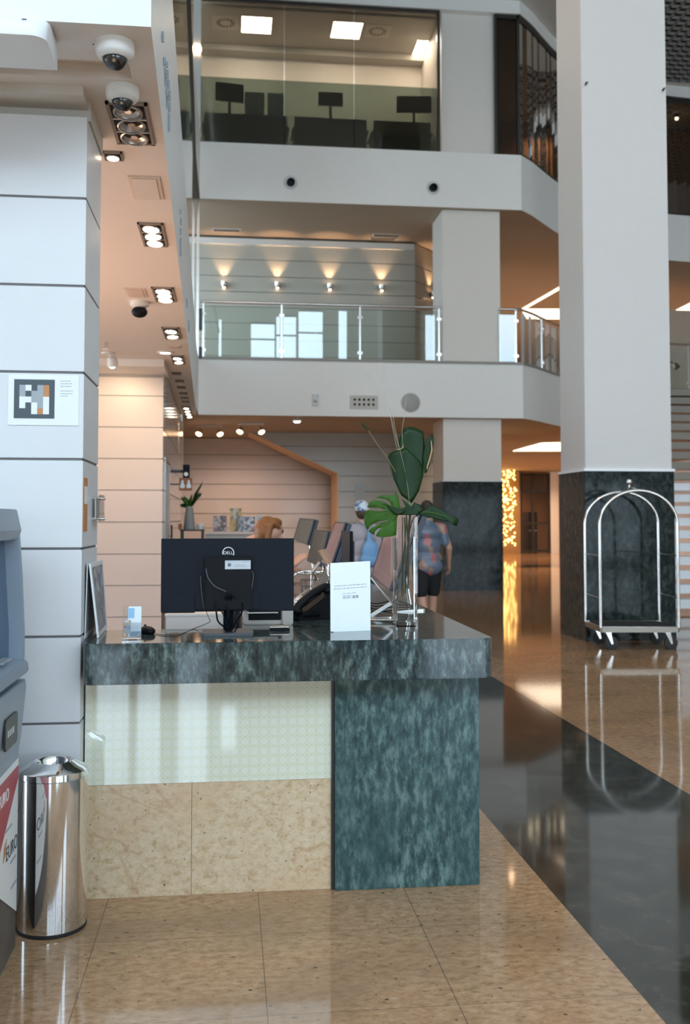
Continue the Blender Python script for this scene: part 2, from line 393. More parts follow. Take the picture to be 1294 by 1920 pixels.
# entrance facade behind the viewer, its window openings cut out of a wall
def facade():
    mb = MB(); xs = sorted({-12.0, 18.0, *[w[0] for w in WIN], *[w[1] for w in WIN]}); zs = sorted({0.0, 13.2, *[w[2] for w in WIN], *[w[3] for w in WIN]})
    for a, b in zip(xs, xs[1:]):
        for c, d in zip(zs, zs[1:]):
            if any(w[0] <= a + 1e-6 and w[1] >= b - 1e-6 and w[2] <= c + 1e-6 and w[3] >= d - 1e-6 for w in WIN): continue
            mb.poly([(a, FY, c), (b, FY, c), (b, FY, d), (a, FY, d)])
    return mb
struct('wall_front', facade(), M_ceil)
k = 0
for (x0, x1, z0, z1) in WIN:
    if x1 - x0 < 1: continue
    k += 1
    mb = MB(); n = max(1, round((x1 - x0) / 1.9))
    for i in range(1, n): xx = lerp(x0, x1, i / n); mb.box(xx - .04, xx + .04, FY - .05, FY + .05, z0, z1)
    for zz in (z0 + .03, z0 + .55 * (z1 - z0), z1 - .03): mb.box(x0, x1, FY - .05, FY + .05, zz - .035, zz + .035)
    struct('window_%d' % k, mb, M_dark)
struct('wall_right', MB().box(17.0, 17.2, -8, 50, 0, 13.2), M_ceil)
struct('wall_left', MB().box(-9.2, -9.0, -8, 3.6, 0, 13.2), M_ceil)
struct('wall_rear', MB().box(-9, 17, 48, 48.2, 0, 13.2), mat('brown_rear_wall', (.42, .29, .18), .6, noise=.08))
struct('ceiling', MB().box(-9, 9.3, -8, 48, 13.15, 13.35).box(9.3, 17, 24.4, 48, 13.15, 13.35).box(9.3, 17, -8, 14, 13.15, 13.35), M_ceil)

# the S-shaped balcony edge
EDGE = [(-.66, 21.0), (6.40, 20.98)]
for p in bez([(6.40, 20.98, 0), (6.82, 21.42, 0), (7.30, 22.02, 0), (7.85, 22.66, 0), (8.8, 23.5, 0), (10.0, 24.2, 0), (11.55, 24.65, 0), (13.5, 24.8, 0), (17.0, 24.8, 0)], 48)[1:]: EDGE.append((p.x, p.y))
EDGE_L = [(-9.0, 16.6), (-.66, 16.6)] + EDGE
def slab(path, z0, z1): return MB().prism(path + [(17.0, 47.9), (-9.0, 47.9)], z0, z1)
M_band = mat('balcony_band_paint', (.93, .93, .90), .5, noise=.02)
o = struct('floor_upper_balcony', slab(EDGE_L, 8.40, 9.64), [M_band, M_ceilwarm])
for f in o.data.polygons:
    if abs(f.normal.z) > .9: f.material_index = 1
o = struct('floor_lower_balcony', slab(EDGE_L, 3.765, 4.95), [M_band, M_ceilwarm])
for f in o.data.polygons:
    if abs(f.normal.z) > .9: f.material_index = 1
struct('trim_1', MB().ribbon([(x, y - .004) for x, y in EDGE], 12.85, 13.15, .35), M_band)
struct('trim_2', MB().ribbon([(x, y - .03) for x, y in EDGE], 4.95, 5.0, .16), mat('band_sill', (.30, .28, .24), .4))

# metal lattice ceiling over the right part of the hall
def lattice():
    mb = MB()
    x = 9.3
    while x < 17: mb.box(x, x + .06, 14, 24.4, 13.10, 13.16); x += .24
    y = 14.0
    while y < 24.4: mb.box(9.3, 17, y, y + .06, 13.10, 13.16); y += .24
    return mb
struct('ceiling_lattice', lattice(), mat('lattice_metal', (.30, .30, .29), .5))
struct('ceiling_above_lattice', MB().box(9.3, 17, 14, 24.4, 13.17, 13.3), mat('dark_void', (.02, .02, .02), .8))

# left structures: soffit, bulkhead and panelled walls
def fx(Y): return -.286 - .0206 * (Y - 3.49)
FEND = 16.6
def soffit():
    mb = MB(); z = 3.30
    # lower sheet with a rectangular slot near the front
    X1 = -.393; a, b = 3.78, 3.93
    mb.poly([(-9, 3.49, z), (fx(3.49), 3.49, z), (fx(a), a, z), (-9, a, z)])
    mb.poly([(X1, a, z), (fx(a), a, z), (fx(b), b, z), (X1, b, z)])
    mb.poly([(-9, b, z), (fx(b), b, z), (fx(FEND), FEND, z), (-9, FEND, z)])
    mb.poly([(-9, a, z), (X1, a, z), (X1, a, z + .06), (-9, a, z + .06)]); mb.poly([(-9, b, z), (X1, b, z), (X1, b, z + .06), (-9, b, z + .06)])
    mb.poly([(X1, a, z), (X1, b, z), (X1, b, z + .06), (X1, a, z + .06)]); mb.poly([(-9, a, z + .06), (X1, a, z + .06), (X1, b, z + .06), (-9, b, z + .06)])
    return mb
struct('ceiling_soffit', soffit(), M_soffit)
M_bulk = mat('bulkhead_paint', (.74, .75, .75), .4, noise=.01)
struct('wall_bulkhead', MB().poly([(-9, 3.49, 3.3), (fx(3.49), 3.49, 3.3), (fx(3.49), 3.49, 4.4), (-9, 3.49, 4.4)]).poly([(fx(3.49), 3.49, 3.3), (fx(FEND), FEND, 3.3), (fx(FEND), FEND, 4.4), (fx(3.49), 3.49, 4.4)]).poly([(-9, 3.49, 4.4), (fx(3.49), 3.49, 4.4), (fx(FEND), FEND, 4.4), (-9, FEND, 4.4)]), M_bulk)
# reflective glass partition above the bulkhead
gp = thing('glass_partition', 'tall reflective glass partition rising above the white bulkhead beside the upper office', 'glass partition', (-.6, 12, 4.4))
def gx(Y): return -.568 - .0216 * (Y - 12.88)
put('pane', MB().poly([(gx(6.0), 6.0, 4.4), (gx(21), 21.0, 4.4), (gx(21), 21.0, 8.4), (gx(6.0), 6.0, 8.4)]), M_mirror, gp)
put('pane', MB().poly([(gx(6.0), 6.0, 8.46), (gx(21), 21.0, 8.46), (gx(21), 21.0, 13.1), (gx(6.0), 6.0, 13.1)]), M_mirror, gp)
put('rail', MB().box(-.03, .03, 6, 21.0, 8.38, 8.47), M_dark, gp)
gp.children[-1].data.transform(Matrix.Identity(4))
r = gp.children[-1]; r.data.transform(wm(gp)); 
for v in r.data.vertices: v.co.x += gx(v.co.y)
r.data.transform(wm(gp).inverted())
def panels(x0, x1, y0, y1, zj, mb, gap=.008):
    for a, b in zip(zj, zj[1:]): mb.box(x0, x1, y0, y1, a + gap / 2, b - gap / 2)
    return mb
# near pillar clad in white panels
PY = 4.10; PXR = -.592
zs = [at(100, y, Y=PY).z for y in (1357, 1194, 1029, 861, 698, 535, 370)]
dz = zs[1] - zs[0]
zj = [0.0, zs[0] - dz] + zs + [3.215]
struct('wall_pillar', panels(-2.4, PXR, PY, PY + .46, zj, MB(), .010), M_panel, bevel=.0015)
struct('wall_pillar_core', MB().box(-2.39, PXR - .006, PY + .006, PY + .455, 0, 3.21), M_joint)
struct('trim_3', MB().box(-2.4, PXR + .006, PY + .06, PY + .46, 3.217, 3.30).box(-2.4, PXR - .004, PY - .09, PY + .06, 3.262, 3.30), M_ceil)
# far panelled block
FPY = 11.5
zf = [at(240, y, Y=FPY).z for y in (1157, 1098, 1039, 979, 919, 860, 801, 742)]
zf = [0, zf[0] - .36] + zf + [3.19]
struct('wall_block', panels(-4.0, -.765, FPY, FPY + .3, zf, MB(), .012), mat('lamp_tinted_panel', (.70, .58, .51), .4, noise=.015))  # same white cladding as the pillar, warm lamp light put into its colour
struct('wall_block_core', MB().box(-3.99, -.775, FPY + .01, FPY + .3, 0, 3.3), M_jointl)
struct('trim_4', MB().box(-4.0, -.72, FPY - .6, FPY + .25, 3.22, 3.30), M_soffit)
# glossy wall running back from it
def slanted(xa, ya, xb, yb, zj, gap, th=.12):
    mb = MB()
    for a, b in zip(zj, zj[1:]): mb.ribbon([(xa, ya), (xb, yb)], a + gap / 2, b - gap / 2, th)
    return mb
zg = [0.0, .44, .80, 1.155, 1.52, 1.885, 2.246, 2.608, 2.971, 3.29]
struct('wall_left_rear', slanted(-.762, FPY + .02, -.842, 17.8, zg, .012), M_panelg)
struct('wall_left_rear_core', MB().ribbon([(-.775, FPY + .3), (-.855, 17.8)], 0, 3.3, .05), M_joint)
struct('wall_left_far', MB().ribbon([(-.842, 17.8), (-1.24, 27.0)], 0, 3.76, .12), M_panel)
# ground floor back wall
GY = 27.0
zg = [at(450, y, Y=GY).z for y in (1074, 1045, 1017, 990, 963, 936, 908, 880, 853)]
struct('wall_reception_back', panels(-1.3, 7.0, GY, GY + .2, [0] + zg + [3.76], MB(), .02), mat('reception_back_panel', (.74, .66, .58), .3, coat=.2))
struct('wall_reception_back_core', MB().box(-1.3, 7.0, GY + .02, GY + .2, 0, 3.76), M_jointl)
# grey wall with slanted opening in front of it, below the stairs
A1 = at(495, 808, Y=25.0); A2 = at(634, 888, Y=25.0)
poly = [(A1.x - .35, 3.76), (A2.x, A2.z), (A2.x, 0), (7.0, 0), (7.0, 3.76)]
struct('wall_under_stair', MB().prism(poly, 25.0, 26.6, 'Y'), mat('grey_wall_panel', (.50, .55, .53), .4, coat=.1))
mb = MB()
for y in (838, 865, 893, 922, 951, 980, 1010):
    z = at(720, y, Y=25).z
    xl = A2.x if z < A2.z else lerp(A2.x, A1.x - .35, (z - A2.z) / (3.76 - A2.z))
    mb.box(xl + .01, 7.0, 24.994, 25.01, z - .008, z + .008)
struct('trim_5', mb, mat('wall_groove', (.22, .21, .19), .6))
struct('trim_6', MB().prism([(A1.x - .35, 3.76), (A2.x, A2.z), (A2.x, 0), (A2.x - .02, 0), (A2.x - .02, A2.z + .006), (A1.x - .38, 3.76)], 24.97, 26.6, 'Y'),
       mat('warm_lit_reveal', (.80, .53, .30), .4))  # warm light on the opening's edge painted as its colour
# first balcony back wall
z1 = [at(600, y, Y=23.8).z for y in (670, 640, 609, 579, 551, 522, 491)]
z1 = [4.95] + z1 + [8.38]
struct('wall_lounge_back', panels(-1.2, 4.53, 23.8, 23.95, z1, MB(), .016), mat('lounge_panel', (.44, .42, .35), .35, coat=.2))
struct('wall_lounge_side', slanted(4.53, 23.8, 6.2, 25.7, z1, .016), mat('lounge_side_panel', (.44, .40, .33), .35, coat=.2))
struct('wall_lounge_core', MB().box(-1.2, 4.53, 23.82, 23.95, 4.95, 8.38).ribbon([(4.55, 23.85), (6.22, 25.75)], 4.95, 8.38, .1), M_joint)
struct('wall_lounge_right', MB().box(6.05, 6.62, 25.8, 26.2, 4.95, 8.2), M_panel)
struct('trim_7', MB().box(-1.2, 4.5, 23.70, 23.8, 8.20, 8.34), mat('lounge_top_trim', (.72, .72, .68), .25))
# steel jamb at the left end of the balconies
struct('trim_8', MB().box(-.72, -.665, 20.93, 21.05, 4.95, 8.4), M_metal)
struct('trim_9', MB().box(-.79, -.66, 20.92, 21.10, 9.6, 12.85), M_band)

# ------------------------------------------------------------------ upper office behind glass
OB = at(600, 116, Z=12.66).y
struct('wall_office_back', MB().box(-1.5, 5.0, OB, OB + .1, 9.64, 12.85), mat('office_wall', (.86, .80, .76), .6))
struct('wall_office_side', MB().box(4.63, 4.75, 21.4, OB, 9.64, 12.85).box(-1.6, -1.5, 21.1, OB, 9.64, 12.85), mat('office_wall', (.86, .80, .76), .6))
struct('ceiling_office', MB().box(-1.5, 4.65, 21.35, OB, 12.80, 12.85).box(-1.5, 4.65, OB - .35, OB, 12.66, 12.8), mat('office_ceiling', (.50, .47, .43), .7))
for _x in (.1, 2.4, 4.1):
    lamp('office_panel_beam', 'AREA', (_x, 22.2, 12.77), 20, (1, .92, .84), .6, .6, to=(_x, 22.9, 9))
win = bpy.data.objects.new('window_20', None); COL.objects.link(win); win.location = (1.9, 21.1, 9.64); win['kind'] = 'structure'
bx = [at(x, 150, Y=21.06).x for x in (372, 533, 664, 820)]
for a, b in zip(bx, bx[1:]): put('pane', MB().box(a + .012, b - .012, 21.06, 21.075, 9.66, 12.8), M_offglass, win)
put('frame', MB().box(bx[0], bx[3] + .06, 21.04, 21.12, 12.78, 12.86).box(bx[3], bx[3] + .06, 21.04, 21.12, 9.64, 12.8).box(bx[0], bx[3], 21.04, 21.12, 9.63, 9.66), M_dark, win)
put('lower_film', MB().box(bx[0], bx[3], 21.08, 21.085, 9.66, 11.10), glassmat('dark_window_film', (.50, .57, .54), 1.4, 1.0), win)
win = bpy.data.objects.new('window_21', None); COL.objects.link(win); win.location = (6, 21.1, 9.64); win['kind'] = 'structure'
p0 = at(930, 150, Y=21.06).x
put('pane', MB().box(p0, 6.36, 21.06, 21.075, 9.66, 12.85), M_darkglass, win)
put('pane', MB().ribbon([(x, y + .08) for x, y in EDGE[1:]], 9.66, 12.85), M_darkglass, win)
put('frame', MB().box(p0 - .03, p0 + .02, 21.03, 21.12, 9.64, 12.85).box(6.34, 6.40, 21.03, 21.12, 9.64, 12.85).ribbon([(x, y + .03) for x, y in EDGE[1:]], 12.72, 12.86, .08).box(p0, 6.4, 21.03, 21.12, 12.76, 12.86).ribbon([(x, y + .03) for x, y in EDGE[1:]], 9.64, 9.70, .08), M_dark, win)
struct('wall_upper_right', MB().box(4.9, 17, 27.5, 27.7, 9.64, 13.1), mat('brown_inner_wall', (.38, .25, .16), .6))

def office_desk(x0, x1, yf, label, right=False):
    d = thing('office_desk', label, 'desk', ((x0 + x1) / 2, yf + .4, 9.64), group='desks in the upper office')
    put('worktop', MB().box(x0, x1, yf, yf + .75, 10.34, 10.38), mat('grey_desk', (.10, .11, .11), .5), d)
    put('front_panel', MB().box(x0 + .05, x1 - .05, yf + .02, yf + .04, 9.70, 10.62), mat('desk_screen', (.05, .07, .07), .7), d)
    for x in (x0 + .05, x1 - .09):
        put('leg', MB().box(x, x + .04, yf + .05, yf + .7, 9.64, 10.34), M_dark, d)
    return d
def office_monitor(x0p, x1p, y0p, y1p, Y, label, tilt=0):
    a = at(x0p, y0p, Y=Y); b = at(x1p, y1p, Y=Y); cx = (a.x + b.x) / 2
    d = thing('office_monitor', label, 'monitor', (cx, Y, 10.38), tilt, group='monitors in the upper office')
    w = abs(b.x - a.x); h = a.z - b.z
    put('screen', MB().box(-w / 2, w / 2, -.02, .02, b.z - 10.38, a.z - 10.38), M_black, d, .004, world=False)
    put('stand', MB().box(-.03, .03, .0, .03, .01, b.z - 10.38 + .1), M_black, d, world=False)
    put('base', MB().box(-.13, .13, -.08, .1, 0, .012), M_black, d, world=False)
office_desk(-.65, 1.30, 21.8, 'dark desk behind the left pane of the upper office window')
office_desk(1.36, 3.10, 21.8, 'dark desk behind the middle pane of the upper office window')
office_desk(3.16, 4.58, 21.8, 'dark desk behind the right pane of the upper office window')
office_monitor(404, 457, 155, 192, 22.3, 'black monitor on the left desk of the upper office', .15)
office_monitor(597, 643, 172, 200, 22.3, 'small black monitor on the middle desk of the upper office')
office_monitor(744, 808, 179, 213, 22.2, 'wide black monitor on the right desk of the upper office', -.1)
for (a, b, c, d_, col, lab) in ((459, 496, 172, 204, (.10, .11, .11), 'grey desk divider right of the left office monitor'), (502, 532, 174, 203, (.09, .14, .16), 'blue-grey desk divider beside the first pane joint of the upper office')):
    p = at(a, c, Y=22.5); q = at(b, d_, Y=22.5)
    tag(put('desk_divider', MB().box(p.x, q.x, 22.5, 22.53, 10.385, p.z), mat('divider_%d' % a, col, .8)), lab, 'divider')
p = at(716, 208, Y=22.3)
tag(put('office_bag', MB(True).sphere((p.x, 22.3, 10.50), .14, sc=(1.5, .7, .85)), M_black), 'small dark bag lying on the office desk left of the wide monitor', 'bag')
for (q, lab) in ((((455, 30), (510, 33), (507, 62), (453, 60)), 'leftmost square lit panel in the upper office ceiling'), (((626, 40), (681, 43), (672, 71), (622, 70)), 'middle square lit panel in the upper office ceiling'), (((783, 77), (818, 77), (814, 105), (775, 105)), 'rightmost lit panel in the upper office ceiling, cut by the window frame')):
    P = [at(x, y, Z=12.795) for x, y in q]
    x0 = min(p.x for p in P); x1 = max(p.x for p in P); y0 = min(p.y for p in P); y1 = max(p.y for p in P)
    y0 = max(y0, 21.4); x1 = min(x1, 4.6); y1 = min(y1, OB - .36)
    t = thing('ceiling_panel_light', lab, 'ceiling light', ((x0 + x1) / 2, (y0 + y1) / 2, 12.80), group='lit panels in the upper office')
    put('diffuser', MB().box(x0, x1, y0, y1, 12.788, 12.797), M_led, t)
    put('frame', MB().box(x0 - .02, x1 + .02, y0 - .02, y0, 12.785, 12.80).box(x0 - .02, x1 + .02, y1, y1 + .02, 12.785, 12.80).box(x0 - .02, x0, y0, y1, 12.785, 12.8).box(x1, x1 + .02, y0, y1, 12.785, 12.8), M_white, t)
for (px, py, lab) in ((423, 43, 'round ceiling vent left of the first lit office panel'), (708, 59, 'round ceiling vent between the second and third lit office panels')):
    p = at(px, py, Z=12.79)
    t = thing('swirl_vent', lab, 'vent', (p.x, p.y, 12.80), group='round vents in the upper office')
    put('plate', MB().box(p.x - .3, p.x + .3, p.y - .3, p.y + .3, 12.790, 12.799), mat('vent_plate', (.62, .58, .5), .6), t)
    mb = MB()
    for k in range(14):
        a = 2 * pi * k / 14
        mb.cbox((p.x + .17 * cos(a), p.y + .17 * sin(a), 12.787), (.09, .03, .004), Matrix.Rotation(a + .4, 3, 'Z'))
    put('slots', mb, M_dark, t)

# ================================================================== COLUMNS
def column(name, label, X0, X1, Y0, Y1, zbase, shafts):
    t = thing(name, label, 'column', ((X0 + X1) / 2, (Y0 + Y1) / 2, 0))
    put('granite_base', MB().box(X0 - .02, X1 + .02, Y0 - .02, Y1 + .02, 0, zbase), DARKGRANITE, t, .004)
    put('ledge', MB().box(X0 - .03, X1 + .03, Y0 - .03, Y1 + .03, zbase, zbase + .035), mat('white_ledge', (.85, .86, .87), .2), t)
    for (a, b) in shafts: put('shaft', MB().box(X0, X1, Y0, Y1, a, b), M_shaft if Y0 < 15 else mat('brightened_far_column', (.84, .81, .75), .5, noise=.02), t, .006)  # far shaft colour raised to make up for weak daylight there
    return t
CX0 = at(1098, 882, Y=12.2).x; CX1 = at(1260, 882, Y=12.2).x
column('granite_clad_column', 'wide white column with a dark granite base behind the luggage cart', CX0, CX1, 12.2, 13.15, 2.17, [(2.2, 13.15)])
tx = thing('small_wall_fixing', 'tiny dark fixing high on the left edge of the near white column', 'fixing', (at(1099, 157, Y=12.18).x, 12.19, at(1099, 157, Y=12.18).z))
put('screw', MB().cyl((0, .01, 0), (0, -.03, .01), .012, 8), M_dark, tx, world=False)
put('hook', MB().cyl((-.015, -.02, -.03), (.02, -.03, .02), .006, 8), M_dark, tx, world=False)
tx2 = copy_tree(tx); tx2.location = (at(1244, 168, Y=12.18).x, 12.19, at(1244, 168, Y=12.18).z); tx2['label'] = 'tiny dark fixing high on the right edge of the near white column'
c2a = at(828, 900, Y=21.35).x; c2b = at(936, 900, Y=21.35).x
column('granite_clad_column', 'far column with a dark granite base beside the two walking people', c2a, c2b, 21.15, 22.2, 2.38, [(2.42, 3.765), (4.95, 8.4), (9.64, 12.85)])

# ================================================================== LOWER BALCONY RAILING
rl = thing('balcony_railing', 'glass railing with steel handrail along the lower balcony left of the far column', 'railing', (2, 21.1, 4.95))
def railing(t, pts, posts, z0=5.0, h=1.20, first=True):
    path = [Vector((x, y, z0 + h)) for x, y in pts]
    put('handrail', MB(True).tube(path, .028, 10), M_metal, t)
    for (x, y) in posts:
        p = put('post', MB().box(x - .018, x + .018, y - .012, y + .012, z0 - .02, z0 + h - .02), M_metal, t)
        for zz in (z0 + .16, z0 + h - .26):
            put('clamp', MB().box(x - .055, x + .055, y - .03, y + .03, zz - .03, zz + .03), M_chrome, p, .005)
YR = 21.10
pp = [at(x, 620, Y=YR).x for x in (381, 528, 675, 823)]
railing(rl, [(pp[0] - .08, YR), (pp[3] + .06, YR)], [(x, YR) for x in pp])
for a, b in zip(pp, pp[1:]): put('glass_panel', MB().box(a + .03, b - .03, YR - .006, YR + .006, 5.03, 6.12), M_glass, rl)
r2 = thing('balcony_railing', 'curved glass railing with steel posts on the lower balcony right of the far column', 'railing', (6.5, 21.4, 4.95))
cr = [(x, y + .12) for x, y in EDGE[1:]]
q0 = at(936, 620, Y=YR).x
posts = [(6.28, YR), cr[10], cr[19], cr[28], cr[38]]
railing(r2, [(q0, YR), (6.28, YR)] + cr, posts)
put('glass_panel', MB().box(q0, 6.26, YR - .006, YR + .006, 5.03, 6.12), M_glass, r2)
put('glass_panel', MB().ribbon(cr, 5.03, 6.12), M_glass, r2)
# dark box fixed at the left end of the railing
for (a, b, lab) in ((578, 618, 'upper dark box at the left end of the balcony railing'), (650, 672, 'lower dark box at the left end of the balcony railing')):
    p = at(371, a, Y=20.96); q = at(379, b, Y=20.96)
    tag(put('junction_box', MB().box(p.x + .0, q.x, 20.96, 21.06, q.z, p.z), M_dark), lab, 'box')

# wall sconces
def sconce_parts(t):
    put('back_plate', MB().box(-.05, .05, -.02, 0, -.05, .05), M_metal, t, world=False)
    put('body', MB(True).lathe([(.0, -.07), (.055, -.07), (.075, -.02), (.085, .06), (.075, .06), (.06, .03), (0, .03)], (0, -.10, 0), 20), M_metal, t, world=False)
    put('bulb', MB(True).sphere((0, -.10, -.075), .032, 12, 8), M_lampwarm, t, world=False)
    put('upper_lamp', MB(True).lathe([(0, .036), (.055, .036), (.055, .05), (0, .05)], (0, -.10, 0), 16), M_lampwarm, t, world=False)
SP = [at(x, y, Y=23.78) for x, y in ((420, 535), (520, 536), (618, 539), (715, 541))]
s5 = at(808, 550, Z=7.24)
labs = ['leftmost lit wall lamp on the lower balcony wall', 'second lit wall lamp from the left on the lower balcony wall', 'third lit wall lamp from the left on the lower balcony wall', 'lit wall lamp nearest the wall corner on the lower balcony', 'lit wall lamp on the angled wall beside the far column']
sc0 = thing('wall_sconce', labs[0], 'wall lamp', (SP[0].x, 23.79, SP[0].z), group='wall lamps on the lower balcony'); sconce_parts(sc0)
for i in range(5):
    c = sc0 if i == 0 else copy_tree(sc0)
    c['label'] = labs[i]
    if i < 4: c.location = (SP[i].x, 23.79, SP[i].z); l = Vector(c.location) + Vector((0, -.10, .09)); tgt = l + Vector((0, .035, 1))
    else:
        f = (s5.x - 4.53) / 1.67; c.location = (4.53 + 1.67 * f, 23.8 + 1.9 * f - .03, 7.22); c.rotation_euler = (0, 0, radians(48)); l = Vector(c.location) + Vector((.07, -.07, .09)); tgt = l + Vector((-.02, .02, 1))
    lamp('sconce_up_light', 'SPOT', l, 38, WARM2, .02, spot=75, blend=.8, to=tgt)
    lamp('sconce_down_light', 'SPOT', l + Vector((0, 0, -.19)), 10, WARM2, .02, spot=36, blend=.8, to=l + Vector((0, .03, -1)))
# ceiling vents over the balcony, and a vent's reflection
for (px, py, lab) in ((425, 431, 'long air vent in the balcony ceiling near the left wall lamp'), (725, 441, 'long air vent in the balcony ceiling above the right wall lamps'), (710, 463, 'reflection of a ceiling vent modelled as a slim grey plate near the wall corner')):  # the third one models a vent's reflection, not a vent
    p = at(px, py, Z=8.39)
    t = thing('linear_vent_or_reflection', lab, 'vent', (p.x, p.y, 8.40), group='vents in the balcony ceiling')
    p.y = min(p.y, 23.5)
    put('frame', MB().box(p.x - .34, p.x + .34, p.y - .09, p.y + .09, 8.375, 8.40), mat('vent_frame', (.55, .52, .47), .5), t)
    mb = MB()
    for k in range(4): mb.box(p.x - .30, p.x + .30, p.y - .07 + .04 * k, p.y - .05 + .04 * k, 8.371, 8.377)
    put('slats', mb, M_dark, t)

# ------------------------------------------------------------------ fixtures on the balcony bands
for (px, py, lab) in ((545, 342, 'round eyeball downlight on the upper band, left of the two'), (812, 352, 'round eyeball downlight on the upper band above the far column')):
    p = at(px, py, Y=20.97)
    t = thing('eyeball_spotlight', lab, 'spotlight', (p.x, 21.0, p.z), group='eyeball spotlights on the upper band')
    put('ring', MB(True).lathe([(.0, 0), (.15, 0), (.155, .02), (.13, .035), (.09, .03), (.09, .015), (0, .015)], (0, 0, 0), 28, (0, -1, 0)), mat('white_ring', (.74, .75, .74), .4), t, world=False)
    put('nozzle', MB(True).lathe([(0, .0), (.085, .0), (.085, .11), (.06, .12), (.05, .06), (0, .06)], (0, 0, 0), 24, (.05, -1, -.1)), M_black, t, world=False)
a = at(656, 741, Y=20.98); b = at(709, 767, Y=20.98)
t = thing('outlet_panel', 'cream rectangular plate with ten round black holes on the lower band', 'panel', ((a.x + b.x) / 2, 20.98, b.z))
put('plate', MB().box(a.x, b.x, 20.965, 21.0, b.z, a.z), mat('cream_plate', (.62, .60, .54), .5), t, .004)
mb = MB()
for i in range(5):
    for j in range(2):
        x = lerp(a.x, b.x, .17 + .165 * i); z = lerp(b.z, a.z, .32 + .36 * j)
        mb.cyl((x, 20.97, z), (x, 20.958, z), .028, 14)
put('holes', mb, M_black, t)
p = at(770, 755, Y=20.98)
t = thing('round_speaker', 'round grey speaker grille on the lower band right of the ten-hole plate', 'speaker', (p.x, 21.0, p.z))
put('rim', MB(True).lathe([(0, 0), (.215, 0), (.215, .02), (.195, .03), (.19, .02), (0, .02)], (0, 0, 0), 36, (0, -1, 0)), mat('speaker_rim', (.60, .60, .58), .5), t, world=False)
put('grille', MB(True).lathe([(0, .022), (.19, .022), (.18, .03), (0, .036)], (0, 0, 0), 36, (0, -1, 0)), mat('speaker_grille', (.44, .44, .43), .7, noise=.15, nscale=120), t, world=False)
p = at(591, 750, Y=20.98)
t = thing('wall_sensor', 'small white rounded sensor box on the lower band left of the ten-hole plate', 'sensor', (p.x, 21.0, p.z))
put('housing', MB().rbox(-.07, .07, -.06, 0, -.12, .12, .03, 'Z'), mat('sensor_white', (.70, .72, .72), .4), t, world=False)
put('lens', MB(True).sphere((0, -.055, -.03), .035, 12, 8), mat('sensor_lens', (.45, .47, .47), .3), t, world=False)
p = at(557, 789, Z=3.72)
t = thing('ceiling_spotlight', 'small bright spotlight under the lower band above the wall opening', 'spotlight', (p.x, p.y, 3.765))
put('housing', MB(True).lathe([(0, 0), (.10, 0), (.10, -.06), (.08, -.06), (.08, -.04), (0, -.04)], (0, 0, 0), 24), M_white, t, world=False)
put('bulb', MB(True).lathe([(0, -.045), (.078, -.045), (.05, -.085), (0, -.09)], (0, 0, 0), 20), mat('lit_cool_lamp', (1, 1, 1), .4, emit=(1, .95, .9), estr=16), t, world=False)
lamp('ceiling_spot', 'SPOT', (p.x, p.y, 3.66), 120, (1, .85, .7), .06, spot=110, to=(p.x, p.y + 1, 0))
# twin spotlights on ceiling plates in the reception
def twin(px, py, lab, dx=.42):
    p = at(px, py, Z=3.55)
    t = thing('twin_spotlight', lab, 'spotlight', (p.x, p.y, 3.765), group='twin spotlights on the reception ceiling')
    put('plate', MB().box(-.30, .30, -.07, .07, -.03, 0), M_metal, t, .004, world=False)
    for s in (-1, 1):
        h = put('lamp_head', MB(True).lathe([(0, 0), (.05, .02), (.09, .14), (.075, .14), (.04, .05), (0, .05)], (s * dx / 2, 0, -.10), 18, (s * .3, -.55, -.8)), M_metal, t, world=False)
        put('bulb', MB(True).sphere((s * dx / 2 + s * .03, -.06, -.20), .062, 12, 8), M_lampwarm, h, world=False)
        put('stem', MB().cyl((s * dx / 2, 0, -.02), (s * dx / 2, 0, -.12), .012, 8), M_metal, t, world=False)
twin(393, 815, 'twin warm spotlight on the reception ceiling beside the glossy wall')
twin(470, 811, 'twin warm spotlight on the reception ceiling near the slanted opening')

